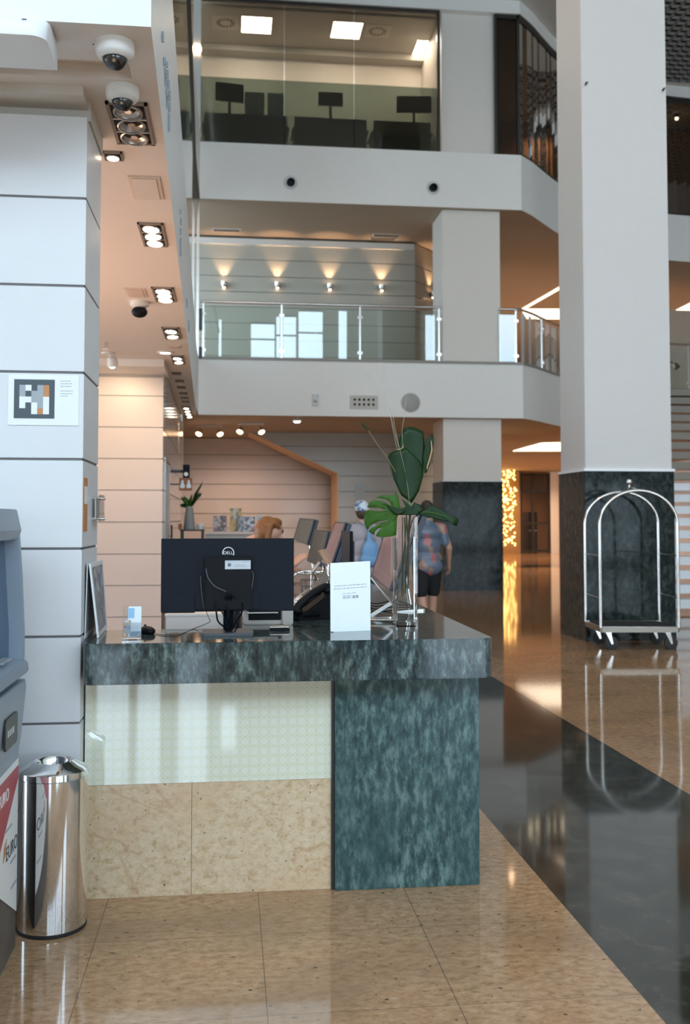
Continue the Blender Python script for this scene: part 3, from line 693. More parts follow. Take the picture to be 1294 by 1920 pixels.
# ================================================================== FIXTURES IN THE LEFT SOFFIT
def ceil_quad(q, Z=3.3):
    P = [at(x, y, Z=Z) for x, y in q]
    xl = (P[0].x + P[3].x) / 2; xr = (P[1].x + P[2].x) / 2; y0 = (P[0].y + P[1].y) / 2; y1 = (P[2].y + P[3].y) / 2
    return xl, xr, y0, y1
def recessed(q, n, lit, label, group='recessed lamp boxes in the soffit', tilts=None):
    xl, xr, y0, y1 = ceil_quad(q)
    t = thing('recessed_downlight', label, 'downlight', ((xl + xr) / 2, (y0 + y1) / 2, 3.3), group=group)
    w = xr - xl; h = y1 - y0; b = min(.016, w * .1)
    put('frame', MB().box(xl, xr, y0, y0 + b, 3.288, 3.3).box(xl, xr, y1 - b, y1, 3.288, 3.3).box(xl, xl + b, y0, y1, 3.288, 3.3).box(xr - b, xr, y0, y1, 3.288, 3.3), M_brownframe, t, .002)
    put('housing', MB().box(xl + b, xr - b, y0 + b, y1 - b, 3.2965, 3.2995), M_black, t)
    R = min((w - 2 * b) * .40, (h - 2 * b) / n * .46)
    for i in range(n):
        yy = lerp(y0 + b, y1 - b, (i + .5) / n); c = ((xl + xr) / 2, yy, 3.300)
        ax = (0.05 * ((i % 2) * 2 - 1), -.14, -1) if n > 1 else (0, -.1, -1)
        l = put('lamp', MB(True).lathe([(R, -.01), (R * 1.0, .012), (R * .9, .016), (R * .86, .008), (R * .30, -.004), (R * .28, .010), (0, .010)], c, 24, ax), M_lampon if lit else M_lampoff, t)
        put('lamp_ring', MB(True).lathe([(R, .0), (R * 1.10, .004), (R * 1.10, .018), (R * .98, .020), (R * .98, .012)], c, 24, ax), M_lampoff, t)
        if i < n - 1:
            yb = lerp(y0 + b, y1 - b, (i + 1) / n)
            put('divider_bar', MB().box(xl + b, xr - b, yb - .006, yb + .006, 3.286, 3.299), M_lampoff, t)
    if lit:
        lamp('downlight_beam', 'SPOT', ((xl + xr) / 2, (y0 + y1) / 2, 3.25), lit, WARM, .06, spot=120, blend=.9, to=((xl + xr) / 2 - .15, (y0 + y1) / 2, 0))
    return t
DL = 22
recessed(((197, 190), (275, 190), (292, 268), (220, 268)), 3, 0, 'large unlit three-lamp recessed box behind the second dome camera')
recessed(((193, 283), (228, 283), (232, 298), (196, 298)), 1, DL * .5, 'small single lit recessed lamp just past the three-lamp box')
recessed(((257, 417), (305, 417), (316, 460), (270, 460)), 3, DL * 1.4, 'large lit recessed lamp box past the ceiling hatch, nearest of the lit ones')
recessed(((283, 538), (326, 538), (331, 564), (292, 564)), 3, DL * 1.4, 'lit recessed lamp box beside the small black ceiling camera')
recessed(((303, 613), (336, 613), (341, 634), (309, 634)), 2, DL * .9, 'lit recessed lamp box between the small camera and the dark slots')
recessed(((320, 666), (344, 666), (348, 681), (324, 681)), 2, DL * .5, 'lit recessed lamp box just before the row of dark slots')
recessed(((343, 761), (359, 761), (361, 783), (347, 783)), 4, DL * 1.6, 'farthest lit recessed lamp box at the end of the soffit')
def hatch(q, lab, m):
    xl, xr, y0, y1 = ceil_quad(q)
    t = thing('ceiling_hatch', lab, 'hatch', ((xl + xr) / 2, (y0 + y1) / 2, 3.3))
    put('frame', MB().box(xl, xr, y0, y1, 3.293, 3.3), mat('hatch_frame', (.72, .60, .50), .4), t, .002)
    put('cover', MB().box(xl + .02, xr - .02, y0 + .02, y1 - .02, 3.288, 3.294), m, t, .002)
hatch(((240, 330), (300, 330), (308, 372), (250, 372)), 'square translucent ceiling hatch between the small lamp and the lit boxes', mat('hatch_cover', (.74, .66, .58), .25))
hatch(((233, 540), (272, 540), (277, 556), (237, 556)), 'flat square ceiling hatch in front of the small black camera', mat('hatch_cover_far', (.66, .54, .46), .5))
hatch(((313, 647), (338, 647), (340, 652), (315, 652)), 'slim ceiling hatch just before the last lamps of the soffit', mat('hatch_cover_far', (.66, .54, .46), .5))
SL = [at(x, y, Z=3.3) for x, y in ((331, 700), (337, 714), (340, 726), (344, 737), (346, 746), (348, 753))]
for i, p in enumerate(SL):
    t = tag(put('slot_vent', MB().box(p.x - .055, p.x + .055, p.y - .09, p.y + .09, 3.29, 3.3), M_dark), 'dark slot in the soffit between its last two lit lamp boxes', 'vent', 'row of dark soffit slots')
p = at(310, 662, Z=3.29)
t = thing('round_downlight', 'small round lit downlight at the corner of the far panelled block', 'downlight', (p.x, p.y, 3.3))
put('ring', MB(True).lathe([(.05, 0), (.085, 0), (.085, -.012), (.06, -.014), (.05, -.004)], (0, 0, 0), 24), M_white, t, world=False)
put('bulb', MB(True).lathe([(0, -.012), (.05, -.010), (.05, 0), (0, 0)], (0, 0, 0), 20), M_lampon, t, world=False)
# adjustable spotlight washing the far block
p = at(210, 672, Z=3.24)
t = thing('surface_spotlight', 'lit white spotlight on a short arm washing the far panelled wall', 'spotlight', (p.x, p.y, 3.3))
put('plate', MB(True).lathe([(0, 0), (.07, 0), (.07, -.015), (0, -.018)], (-.04, 0, 0), 20), M_white, t, world=False)
put('arm', MB().cyl((-.04, 0, 0), (0, 0, -.07), .008, 8), M_white, t, world=False)
put('head', MB(True).lathe([(0, 0), (.045, .01), (.06, .10), (.05, .10), (0, .06)], (0, 0, -.04), 20, (.05, .45, -.9)), M_white, t, world=False)
put('bulb', MB(True).sphere((0, .03, -.125), .038, 12, 8), M_lampon, t, world=False)
lamp('wall_wash', 'SPOT', (p.x, p.y + .02, 3.12), 40, (1, .80, .52), .05, spot=85, blend=.7, to=(p.x, FPY, 2.6))
p = at(198, 650, Z=3.26)
t = thing('sprinkler_head', 'small sprinkler head on the soffit in front of the wall spotlight', 'sprinkler', (p.x, p.y, 3.3))
put('pipe', MB(True).cyl((0, 0, 0), (0, 0, -.045), .012, 10), M_metal, t, world=False)
put('deflector', MB(True).cyl((0, 0, -.06), (0, 0, -.064), .035, 16), M_metal, t, world=False)
put('frame', MB().tube([(-.012, 0, -.04), (-.02, 0, -.05), (-.01, 0, -.06)], .004, 6).tube([(.012, 0, -.04), (.02, 0, -.05), (.01, 0, -.06)], .004, 6), M_metal, t, world=False)
# dome cameras
def dome(p, r, label, tilt=(0, 0, -1), dark=False):
    t = thing('dome_camera', label, 'security camera', (p[0], p[1], 3.3), group='dome cameras under the soffit')
    m = mat('camera_white', (.80, .80, .78), .35)
    put('housing', MB(True).lathe([(0, 0), (r, 0), (r * 1.02, -r * .18), (r * 1.0, -r * .55), (r * .90, -r * .72), (r * .66, -r * .84), (r * .60, -r * .80), (0, -r * .70)], (0, 0, 0), 40), m, t, world=False)
    d = put('dome', MB(True).lathe([(r * .66, 0)] + [(r * .66 * cos(a), -r * .66 * sin(a)) for a in [radians(k * 10) for k in range(1, 10)]] + [(0, -r * .66)], (0, 0, -r * .76), 32), M_acryl, t, world=False)
    put('shroud', MB(True).lathe([(r * .56 * cos(radians(k * 10)), -r * .56 * sin(radians(k * 10))) for k in range(0, 10)], (0, .02 * r, -r * .72), 28), mat('camera_shroud', (.02, .024, .03), .12), t, world=False)
    put('lens', MB(True).cyl((0, -r * .30, -r * .95), (0, -r * .50, -r * 1.12), r * .09, 16), M_chrome, t, world=False)
    return t
DP1 = at(216, 82, Z=3.3); DP2 = at(230, 166, Z=3.3)
dome(DP1, .070, 'white dome security camera nearest the front of the bulkhead')
dome(DP2, .066, 'white dome security camera in front of the three-lamp box')
p = at(262, 566, Z=3.3)
t = thing('bullet_camera', 'small black-lensed white camera beside a lit recessed lamp box', 'security camera', (p.x, p.y, 3.3))
put('mount', MB(True).lathe([(0, 0), (.07, 0), (.075, -.03), (.03, -.06), (0, -.06)], (0, 0, 0), 24), mat('camera_white', (.80, .80, .78), .35), t, world=False)
put('lens_dome', MB(True).sphere((0, -.01, -.085), .058, 18, 12, (1.1, 1, .8)), M_black, t, world=False)
# screw holes near the first dome
mb = MB()
for (x, y) in ((175, 83), (186, 78), (181, 93)):
    p = at(x, y, Z=3.299); mb.cyl((p.x, p.y, 3.2995), (p.x, p.y, 3.297), .003, 8)
tag(put('screw_hole_cluster', mb, M_joint), 'three small screw holes left of the first dome camera', 'screw holes')
# air curtain
ac = thing('air_curtain', 'long white air curtain unit with a rounded end under the soffit', 'air curtain', (-1.6, 3.52, 3.19))
q1 = at(107, 128, Z=3.20); q0 = at(96, 74, Z=3.24)
prof = []
YA0 = 3.40; YA1 = 3.645
mb = MB(True)
pts = [(YA0 + .005, 3.205), (YA0, 3.225), (YA0 + .012, 3.262), (YA0 + .05, 3.288), (YA1, 3.290), (YA1, 3.195)]
R = .055
xe = q1.x
secs = []
for k in range(7):
    t_ = radians(90 * k / 6); x = xe - R + R * sin(t_); inset = R * (1 - cos(t_)) * .9
    secs.append([(x, max(y, YA0) + (inset if y < 3.5 else 0), z - 0) for y, z in pts])
secs = [[(-3.4, y, z) for y, z in pts]] + secs
rings = [[mb.bm.verts.new(p) for p in s_] for s_ in secs]
for A_, B_ in zip(rings, rings[1:]):
    for k in range(len(pts)): mb.bm.faces.new((A_[k], A_[(k + 1) % len(pts)], B_[(k + 1) % len(pts)], B_[k]))
mb.bm.faces.new(rings[0]); mb.bm.faces.new(rings[-1][::-1])
put('casing', mb, mat('casing_white', (.80, .82, .84), .35), ac)
put('bracket', MB().box(-1.2, -1.1, 3.47, 3.56, 3.285, 3.30), M_white, ac)
p = at(46, 62, Y=YA0 + .02)
put('maker_badge', MB().box(p.x - .014, p.x + .014, YA0 + .012, YA0 + .02, 3.256, 3.268), M_paper, ac)
put('indicator', MB().box(p.x - .008, p.x + .008, YA0 + .010, YA0 + .018, 3.2595, 3.2640), mat('navy_print', (.03, .07, .15), .4), ac)
# raised sign letters along the inner bulkhead face
lt = thing('bulkhead_lettering', 'row of thin raised sign letters seen edge-on along the white bulkhead', 'sign', (fx(5) + .01, 5, 3.6))
for (px, y0, y1) in ((303, 60, 78), (306, 108, 122), (311, 116, 126), (308, 126, 140), (312, 132, 146), (309, 143, 160), (314, 150, 166), (311, 163, 180), (316, 170, 188), (312, 182, 202), (316, 192, 210), (315, 214, 246), (337, 392, 402), (338, 408, 422), (337, 428, 440), (337, 446, 480), (349, 560, 576), (353, 600, 622)):
    # where the line of sight meets the bulkhead face
    d = FWD + RGT * ((px - 647) / FPX) - UPV * (((y0 + y1) / 2 - 889) / FPX)
    tt = (-.286 + .0206 * 3.49) / (d.x + .0206 * d.y)
    P = Vector((0, 0, EYE)) + d * tt
    if not (3.5 < P.y < FEND and 3.3 < P.z < 4.4): continue
    hz = (y1 - y0) / FPX * P.y
    put('letter', MB().cbox((fx(P.y) + .006, P.y, P.z), (.008, .035, hz), Matrix.Rotation(.35, 3, 'X')), mat('letter_grey', (.28, .33, .37), .5), lt)

# ================================================================== POSTER AND STICKERS ON THE PILLAR
ps = thing('wall_poster', 'white square-pattern poster with a pixel H on the near pillar', 'poster', (-.73, PY - .003, 1.9))
def pz(x, y): p = at(x, y, Y=PY - .003); return p.x, p.z
a = pz(16, 702); b = pz(147, 798)
put('sheet', MB().box(a[0], b[0], PY - .004, PY - .0005, b[1], a[1]), M_sign, ps)
a = pz(27, 711); b = pz(102, 785)
put('dark_square', MB().box(a[0], b[0], PY - .0052, PY - .004, b[1], a[1]), M_slate, ps)
gx0, gz0 = pz(37, 721.5); gx1, gz1 = pz(92, 777)
cw = (gx1 - gx0) / 5; ch = (gz0 - gz1) / 5
grid = ["GW.GO", "G.GGO", "WWGGW", "W.WGW", "..WOW"]
cm = {'W': M_sign, 'G': M_midgrey, 'O': M_orange}
for j, row in enumerate(grid):
    for i, c in enumerate(row):
        if c in cm: put('pattern_square', MB().box(gx0 + i * cw, gx0 + (i + 1) * cw, PY - .0062, PY - .0052, gz0 - (j + 1) * ch, gz0 - j * ch), cm[c], ps)
mb = MB()
for y, ws in ((714, 18), (719, 21), (724, 20), (732.5, 23), (737.5, 22), (742, 13)):
    x = 114
    while x < 114 + ws:
        w_ = random.choice((2.5, 4, 5.5)); p = pz(x, y); q = pz(min(x + w_, 114 + ws), y + 1.4); mb.box(p[0], q[0], PY - .0048, PY - .004, q[1], p[1]); x += w_ + 1.2
put('small_print', mb, M_midgrey, ps)
# sticker and acrylic holder on the pillar flank
def flank(px, py): p = at(px, py, X=PXR + .003); return p
a = flank(157.5, 895); b = flank(165.5, 996)
st = thing('flank_notice', 'orange and white notice stuck on the narrow flank of the near pillar', 'notice', (PXR, (a.y + b.y) / 2, b.z))
y0s, y1s = a.y, a.y + .11
put('sheet', MB().box(PXR, PXR + .003, y0s, y1s, b.z, a.z), M_orange, st)
z_a = flank(160, 912).z; z_b = flank(160, 945).z
put('white_patch', MB().box(PXR + .003, PXR + .004, y0s + .02, y1s, z_b, z_a), M_sign, st)
hd = thing('acrylic_sign', 'clear acrylic plate on four metal standoffs on the pillar flank', 'sign holder', (PXR, 4.45, 1.6))
zt, zb = flank(175, 928).z, flank(175, 979).z
put('plate', MB().box(PXR + .032, PXR + .038, 4.36, 4.50, zb, zt), M_acryl, hd)
put('backing', MB().box(PXR + .014, PXR + .017, 4.37, 4.49, zb + .01, zt - .01), mat('pale_backing', (.70, .74, .74), .4), hd)
for z in (zt - .015, zb + .015):
    for y in (4.375, 4.485): put('standoff', MB(True).cyl((PXR, y, z), (PXR + .044, y, z), .006, 12), M_chrome, hd)

# ================================================================== WASTE BIN
BC = Vector((-.665, 3.945, 0)); BR = .129
bt = at(92, 1449, Y=BC.y - BR).z
bn = thing('waste_bin', 'tall polished steel waste bin with a funnel top in front of the pillar', 'bin', BC)
HB = at(92, 1425, Y=BC.y).z
put('body', MB(True).lathe([(0, .006), (BR - .002, .006), (BR, .02), (BR, HB - .058), (BR - .006, HB - .056)], BC, 64), M_inox, bn)
put('base_ring', MB(True).lathe([(0, 0), (BR - .001, 0), (BR + .001, .004), (BR + .001, .014), (BR - .002, .016), (0, .016)], BC, 64), M_rubber, bn)
put('funnel_top', MB(True).lathe([(.046, HB - .085), (.052, HB - .060), (.064, HB - .012), (.068, HB - .003), (.073, HB), (.080, HB - .003), (.100, HB - .016), (BR - .004, HB - .028), (BR + .001, HB - .033), (BR + .002, HB - .055), (BR - .004, HB - .056)], BC, 64), M_inox, bn)
put('inner_throat', MB(True).lathe([(0, HB - .16), (.044, HB - .16), (.047, HB - .083)], BC, 48), mat('throat_dark', (.05, .05, .055), .4), bn)

# ================================================================== CASH MACHINE AT THE LEFT EDGE
M_atm = mat('grey_blue_casing', (.27, .33, .40), .42, noise=.03)
M_atmd = mat('blue_screen_surround', (.085, .155, .255), .35)
am = thing('cash_machine', 'grey-blue cash machine with contactless sticker at the left picture edge', 'cash machine', (-1.2, 3.35, 0))
AY0, AY1 = 2.75, 3.78
def az(px, py): return at(px, py, Y=AY1)
side = [(32, 955), (38, 1000), (43, 1080), (47, 1180), (46.5, 1235), (45, 1256), (36, 1262)]
P = [az(x, y) for x, y in side]
prof = [(-1.7, P[0].z)] + [(p.x, p.z) for p in P] + [(-1.7, P[-1].z)]
def xz_prism(pts, y0, y1): return MB().prism(pts, y0, y1, 'Y')
put('upper_housing', xz_prism([(-1.7, P[0].z), (P[0].x, P[0].z), (P[1].x, P[1].z), (P[2].x, P[2].z), (P[3].x, P[3].z), (P[4].x, P[4].z), (P[4].x - .15, P[4].z - .02), (-1.7, P[4].z - .02)], AY1 - .035, AY1), M_atm, am, .003)
put('screen_fascia', xz_prism([(-1.7, P[0].z - .09), (P[1].x - .05, P[1].z - .01), (P[3].x - .05, P[3].z), (P[4].x - .05, P[4].z), (-1.7, P[4].z)], AY0, AY1 - .035), M_atmd, am)
put('hood', xz_prism([(-1.7, P[0].z), (P[0].x, P[0].z), (P[1].x + .005, P[1].z + .012), (P[1].x - .004, P[1].z - .022), (-1.7, P[1].z - .06)], AY0, AY1 - .0), M_atm, am, .004)
shz = az(46, 1256).z
put('keypad_shelf', xz_prism([(-1.7, shz + .07), (-.80, shz + .055), (-.735, shz + .035), (-.730, shz - .005), (-.76, shz - .015), (-1.7, shz - .02)], AY0, AY1 - .002), M_atm, am, .005)
mb = MB()
for i in range(4):
    for j in range(5): mb.box(-.835 + .02 * i, -.821 + .02 * i, 3.50 + .028 * j, 3.520 + .028 * j, shz + .058, shz + .066)
put('keypad', mb, M_midgrey, am, .001)
zl0 = az(38, 1400).z; zl1 = az(44, 1272).z; zl2 = az(35, 1432).z
lower = xz_prism([(-1.7, zl1), (-.742, zl1), (-.739, zl1 - .03), (az(40, 1380).x, az(40, 1380).z), (az(36, 1420).x, zl0), (az(35, 1440).x, zl2), (-1.7, zl2)], AY0, AY1 - .004)
put('card_slot_housing', lower, M_atm, am, .003)
def lowx(z): return -.742 + (z - zl1) * (-.745 + .742) / (zl0 - zl1) if z > zl0 else -.746
zs0 = at(20, 1345, X=-.740).z; zs1 = at(20, 1400, X=-.740).z
ysl = (at(9, 1370, X=-.74).y, at(31, 1370, X=-.74).y)
put('card_slot', MB().rbox(-.744, -.7365, ysl[0], ysl[1], zs1, zs0 + .005, .018, 'X'), M_dark, am)
mb = MB()
for i in range(4): yy = lerp(ysl[0], ysl[1], .18 + .15 * i); mb.box(-.737, -.7358, yy, yy + .009, (zs0 + zs1) / 2 - .008, (zs0 + zs1) / 2 + .014)
put('slot_marks', mb, M_sign, am)
XB = az(35, 1440).x
put('lower_cabinet', MB().box(-1.7, XB - .002, AY0, AY1 - .006, 0.0, zl2), mat('dark_photo_print', (.10, .085, .075), .5, noise=.6, nscale=9), am)
# printed panel on the cabinet front: red top, white wedge
zw = at(35, 1700, X=XB).z
def cab(px, py): p = at(px, py, X=XB + .001); return (XB + .001, p.y, p.z)
yE = AY1 - .008
put('white_print', MB().poly([(XB + .001, yE, .68), (XB + .001, yE, at(35, 1700, X=XB).z), (XB + .001, AY0 + .1, at(-60, 1560, X=XB).z), (XB + .001, AY0 + .1, .68)]), M_sign, am)
put('red_print', MB().poly([(XB + .0016, yE, zl2), (XB + .0016, yE, zl2 - .045), (XB + .0016, cab(0, 1600)[1], cab(0, 1600)[2]), (XB + .0016, AY0, .2), (XB + .0016, AY0, zl2)]), mat('red_print', (.42, .05, .07), .4), am)
put_text('lettering', 'EURO', .062, (XB + .0022, at(6, 1500, X=XB).y, at(6, 1500, X=XB).z), (0, 1, 0), (0, 0, 1), M_sign, am)
put_text('lettering', 'EURO', .070, (XB + .0022, at(21, 1590, X=XB).y, at(21, 1590, X=XB).z), (0, 1, 0), (0, 0, 1), M_slate, am)
mb = MB()
for (px, py, w_) in ((16, 1553, .10), (24, 1611, .09), (25, 1658, .09)):
    p = cab(px, py); mb.box(XB + .0016, XB + .0024, p[1] - w_ / 2, p[1] + w_ / 2, p[2] - .004, p[2] + .004)
put('small_print', mb, M_midgrey, am)
p = cab(8, 1600); put('red_mark', MB().prism([(p[1] - .02, p[2] - .03), (p[1] + .02, p[2] - .01), (p[1] + .03, p[2] + .04), (p[1] - .01, p[2] + .02)], XB + .0016, XB + .0024, 'X'), M_orange, am)
# contactless sticker on the screen fascia end
xs_ = P[4].x - .048
zc0 = at(18, 1240, X=xs_).z; zc1 = at(18, 1270, X=xs_).z; ye = at(38, 1255, X=xs_).y; yb = AY0 + .3
s_ = put('contactless_sticker', MB().box(xs_, xs_ + .002, 3.30, min(ye, AY1 - .04), zc1, zc0), M_sign, am)
mb = MB()
zc = (zc0 + zc1) / 2; yc = at(2, 1255, X=xs_).y
for r_ in (.012, .021, .030):
    mb.tube([(xs_ + .003, yc + r_ * cos(radians(a_)), zc + r_ * sin(radians(a_))) for a_ in range(-45, 46, 15)], .0020, 6)
put('wave_symbol', mb, M_slate, s_)
yh = at(24, 1255, X=xs_).y
put('hand_symbol', MB().tube([(xs_ + .003, yh + .02, zc - .018), (xs_ + .003, yh - .005, zc + .006), (xs_ + .003, yh - .022, zc + .016), (xs_ + .003, yh - .012, zc - .004), (xs_ + .003, yh, zc - .02)], .0016, 6), M_midgrey, s_)

# ================================================================== RECEPTION COUNTER
rc = thing('reception_counter', 'long green granite reception counter with tile and beige stone front', 'counter', (.25, 4.3, 0))
XL, XR = -.572, 1.092; SY = 4.0; ZT, ZU = 1.06, .898
def slab_plan(o=0.0):
    r_ = .06
    pts = [(XL + .035 - o * 0, SY)]
    c = [(XL + .04 - .04 * sin(radians(t)), SY + .04 - .04 * cos(radians(t))) for t in range(0, 91, 15)]
    pts = [c[k] for k in range(len(c))][::-1]
    pts += [(XR - r_ + r_ * sin(radians(t)), SY + r_ - r_ * cos(radians(t))) for t in range(0, 91, 10)]
    pts += [(XR, 9.6), (.42, 9.6), (.42, 5.55), (.06, 5.55), (.06, 4.50), (XL, 4.50)]
    return pts
put('worktop', MB().prism(slab_plan(), ZU, ZT), TEALSLAB, rc, .004)
BY = 4.20; XG = .447; XBR = 1.066
put('corner_block', MB().box(XG, XBR, BY - .03, 9.55, 0, ZU), TEAL, rc, .004)
ztile = at(400, 1466, Y=BY).z
put('dotted_tile_panel', MB().box(-.585, XG - .014, BY, BY + .05, ztile, ZU), TILE, rc)
for a, b in ((-.585, -.149), (-.1475, XG - .014)): put('beige_stone_panel', MB().box(a, b, BY, BY + .05, 0, ztile - .001), BEIGE, rc, .0008)
put('dark_edge_strip', MB().box(XG - .014, XG, BY - .012, BY + .05, 0, ZU), mat('dark_strip', (.02, .025, .027), .3), rc)
put('inner_carcass', MB().box(-.585, XG - .014, BY + .05, 4.46, 0, ZU), M_white, rc)

# ================================================================== THINGS ON THE COUNTER
# -- big monitor seen from behind
mon = thing('computer_monitor', 'large black computer monitor seen from behind, on the front counter', 'monitor', (0, 4.30, ZT))
MYB = 4.22
a = at(302.5, 1010, Y=MYB); b = at(551, 1146, Y=MYB)
put('back_shell', MB().rbox(a.x, b.x, MYB, MYB + .035, b.z + .002, a.z, .004, 'Y'), M_satin, mon, .003)
put('screen', MB().box(a.x + .006, b.x - .006, MYB + .035, MYB + .038, b.z + .012, a.z - .006), mat('screen_off', (.01, .01, .012), .1), mon)
def mp(px, py): p = at(px, py, Y=MYB - .03); return p
q0 = mp(385, 1044); q1 = mp(472, 1143)
put('electronics_bulge', MB().rbox(q0.x, q1.x, MYB - .035, MYB, q1.z, q0.z, .006, 'Y'), M_black, mon, .003)
e0 = at(303, 1100, Y=MYB); e1 = at(366, 1149, Y=MYB); e2 = at(487, 1100, Y=MYB)
put('lower_bulge', MB().box(a.x + .002, e1.x, MYB - .006, MYB + .03, e1.z, e1.z + .08).box(e1.x, e2.x, MYB - .012, MYB + .03, e1.z + .012, e1.z + .085), M_satin, mon, .003)
lg = at(428, 1037, Y=MYB)
ring = MB(True).tube([(lg.x + .0235 * cos(radians(t)), MYB - .001, lg.z + .0005 + .0235 * sin(radians(t))) for t in range(-25, 206, 11)], .0022, 8)
l_ = put('maker_logo', ring, mat('silver_logo', (.75, .76, .78), .3, .3), mon)
me = text_mesh('DELL', .0165, .0006)
put_text('lettering', 'DELL', .0185, (lg.x, MYB - .0012, lg.z + .0005), (1, 0, 0), (0, 0, 1), MATS['silver_logo'], l_)
sa = at(422, 1051, Y=MYB - .037); sb = at(470, 1067, Y=MYB - .037)
s_ = put('asset_sticker', MB().box(sa.x, sb.x, MYB - .0365, MYB - .035, sb.z, sa.z), mat('silver_sticker', (.55, .59, .63), .4), mon)
p = lerp(sa.x, sb.x, .17); zc = (sa.z + sb.z) / 2
put('sticker_symbol', MB(True).tube([(p + .0055 * cos(radians(t)), MYB - .037, zc + .0055 * sin(radians(t))) for t in range(0, 360, 20)], .0016, 6, closed=True).box(p - .002, p + .002, MYB - .0375, MYB - .0365, zc - .003, zc + .002), M_slate, s_)
mb = MB()
for k, (f0, f1) in enumerate(((.05, .3), (.66, .95))): mb.box(lerp(sa.x, sb.x, f0), lerp(sa.x, sb.x, f1), MYB - .0372, MYB - .0365, sa.z - .006, sa.z - .004)
for k in range(3): mb.box(lerp(sa.x, sb.x, .36), lerp(sa.x, sb.x, .92 - .06 * k), MYB - .0372, MYB - .0365, zc - .009 + .004 * k, zc - .0078 + .004 * k)
put('sticker_print', mb, M_midgrey, s_)
n0 = at(419, 1118, Y=MYB - .03); n1 = at(438, 1190, Y=4.28)
put('stand_neck', MB().prism([(MYB - .045, n0.z), (MYB - .01, n0.z), (4.315, ZT + .012), (4.265, ZT + .012)], n0.x, n0.x + .042, 'X'), M_satin, mon, .006)
b0 = at(380, 1194, Z=ZT); b1 = at(478, 1183, Z=ZT)
put('stand_base', MB().rbox(-.113, .105, 4.20, 4.37, ZT, ZT + .012, .012), M_metal if False else mat('dark_grey_base', (.07, .075, .085), .35), mon, .002)
def cable(pts, r_=.0022, m=M_black): return put('cable', MB(True).tube(bez(pts, 30), r_, 8), m, mon)
def mpt(px, py, dy=-.04): p = at(px, py, Y=MYB + dy); return (p.x, p.y, p.z)
M_cab = mat('grey_cable', (.09, .10, .11), .45)
cable([mpt(376, 1080, -.004), mpt(377, 1100, -.01), mpt(380, 1125, -.015), mpt(383, 1143, -.02)], .0016, M_cab)
cable([mpt(386, 1066, -.042), mpt(391, 1085, -.046), mpt(404, 1100, -.048), mpt(424, 1109, -.05)], .0022, M_cab)
cable([mpt(471, 1069, -.02), mpt(475, 1080, -.02), mpt(471, 1110, -.03), mpt(466, 1140, -.03), mpt(452, 1146, -.03)], .0018, M_cab)
cable([mpt(404, 1128), mpt(406, 1150), mpt(409, 1165, -.02), mpt(420, 1175, .01)], .0035)
cable([mpt(412, 1140), mpt(420, 1155, -.03), mpt(424, 1172, -.01)], .0030)
cable([mpt(455, 1130), mpt(453, 1150, -.03), mpt(442, 1166, 0), mpt(436, 1180, .02)], .0035)
cable([mpt(447, 1142), mpt(440, 1160, -.03), mpt(446, 1172, 0), mpt(440, 1184, .03)], .0028)
cable([mpt(424, 1120, -.055), mpt(432, 1113, -.06), mpt(442, 1120, -.055)], .004)
cable([mpt(425, 1135, -.05), mpt(429, 1150, -.045), mpt(426, 1170, -.02), mpt(430, 1182, 0)], .0035)
# mouse and its cord
mz = at(276, 1188, Z=ZT)
ms = thing('computer_mouse', 'black computer mouse on the counter right of the leaflet holder', 'mouse', (mz.x, mz.y, ZT), .5)
put('body', MB(True).sphere((0, 0, .012), .05, 24, 14, (.60, 1.05, .40)), M_black, ms, world=False)
for v in ms.children[0].data.vertices:
    if v.co.z < 0: v.co.z = 0
put('wheel', MB(True).cyl((-.003, .022, .030), (.003, .022, .030), .008, 12), M_rubber, ms, world=False)
pc = [at(286, 1187, Z=ZT + .003), at(310, 1191, Z=ZT + .003), at(335, 1190, Z=ZT + .003), at(365, 1178, Z=ZT + .003), (at(392, 1167, Y=4.34)), at(392, 1160, Y=4.30), at(386, 1145, Y=MYB)]
pc = [Vector(p) for p in pc]
put('cord', MB(True).tube([v for v in bez(pc, 40)], .0015, 6), M_black, ms)
# framed tent sign against the pillar
tf = thing('tent_frame_sign', 'white-framed tent sign standing on the counter against the pillar', 'sign', (-.55, 4.35, ZT))
def quad_frame(P, w, th, m1, m2, parent, nm='frame'):
    """framed board through four corners TL, TR, BR, BL"""
    P = [Vector(p) for p in P]; n = (P[1] - P[0]).cross(P[3] - P[0]).normalized()
    ux = (P[1] - P[0]).normalized(); uy = (P[0] - P[3]).normalized()
    I = [P[0] + ux * w - uy * w, P[1] - ux * w - uy * w, P[2] - ux * w + uy * w, P[3] + ux * w + uy * w]
    mb = MB()
    for s0 in (0, 1):
        pass
    f = []
    O_f = [mb.bm.verts.new(p) for p in P]; I_f = [mb.bm.verts.new(p) for p in I]; O_b = [mb.bm.verts.new(p - n * th) for p in P]; I_b = [mb.bm.verts.new(p - n * th) for p in I]
    for k in range(4):
        j = (k + 1) % 4
        mb.bm.faces.new((O_f[k], O_f[j], I_f[j], I_f[k])); mb.bm.faces.new((O_b[j], O_b[k], I_b[k], I_b[j]))
        mb.bm.faces.new((O_f[j], O_f[k], O_b[k], O_b[j])); mb.bm.faces.new((I_f[k], I_f[j], I_b[j], I_b[k]))
    fr = put(nm, mb, m1, parent)
    mb = MB(); v0 = [mb.bm.verts.new(p - n * th * .45) for p in I]; v1 = [mb.bm.verts.new(p - n * th * .8) for p in I]
    mb.bm.faces.new(v0); mb.bm.faces.new(v1[::-1])
    for k in range(4): mb.bm.faces.new((v0[k], v0[(k + 1) % 4], v1[(k + 1) % 4], v1[k]))
    pr = put('print', mb, m2, parent)
    return fr, pr
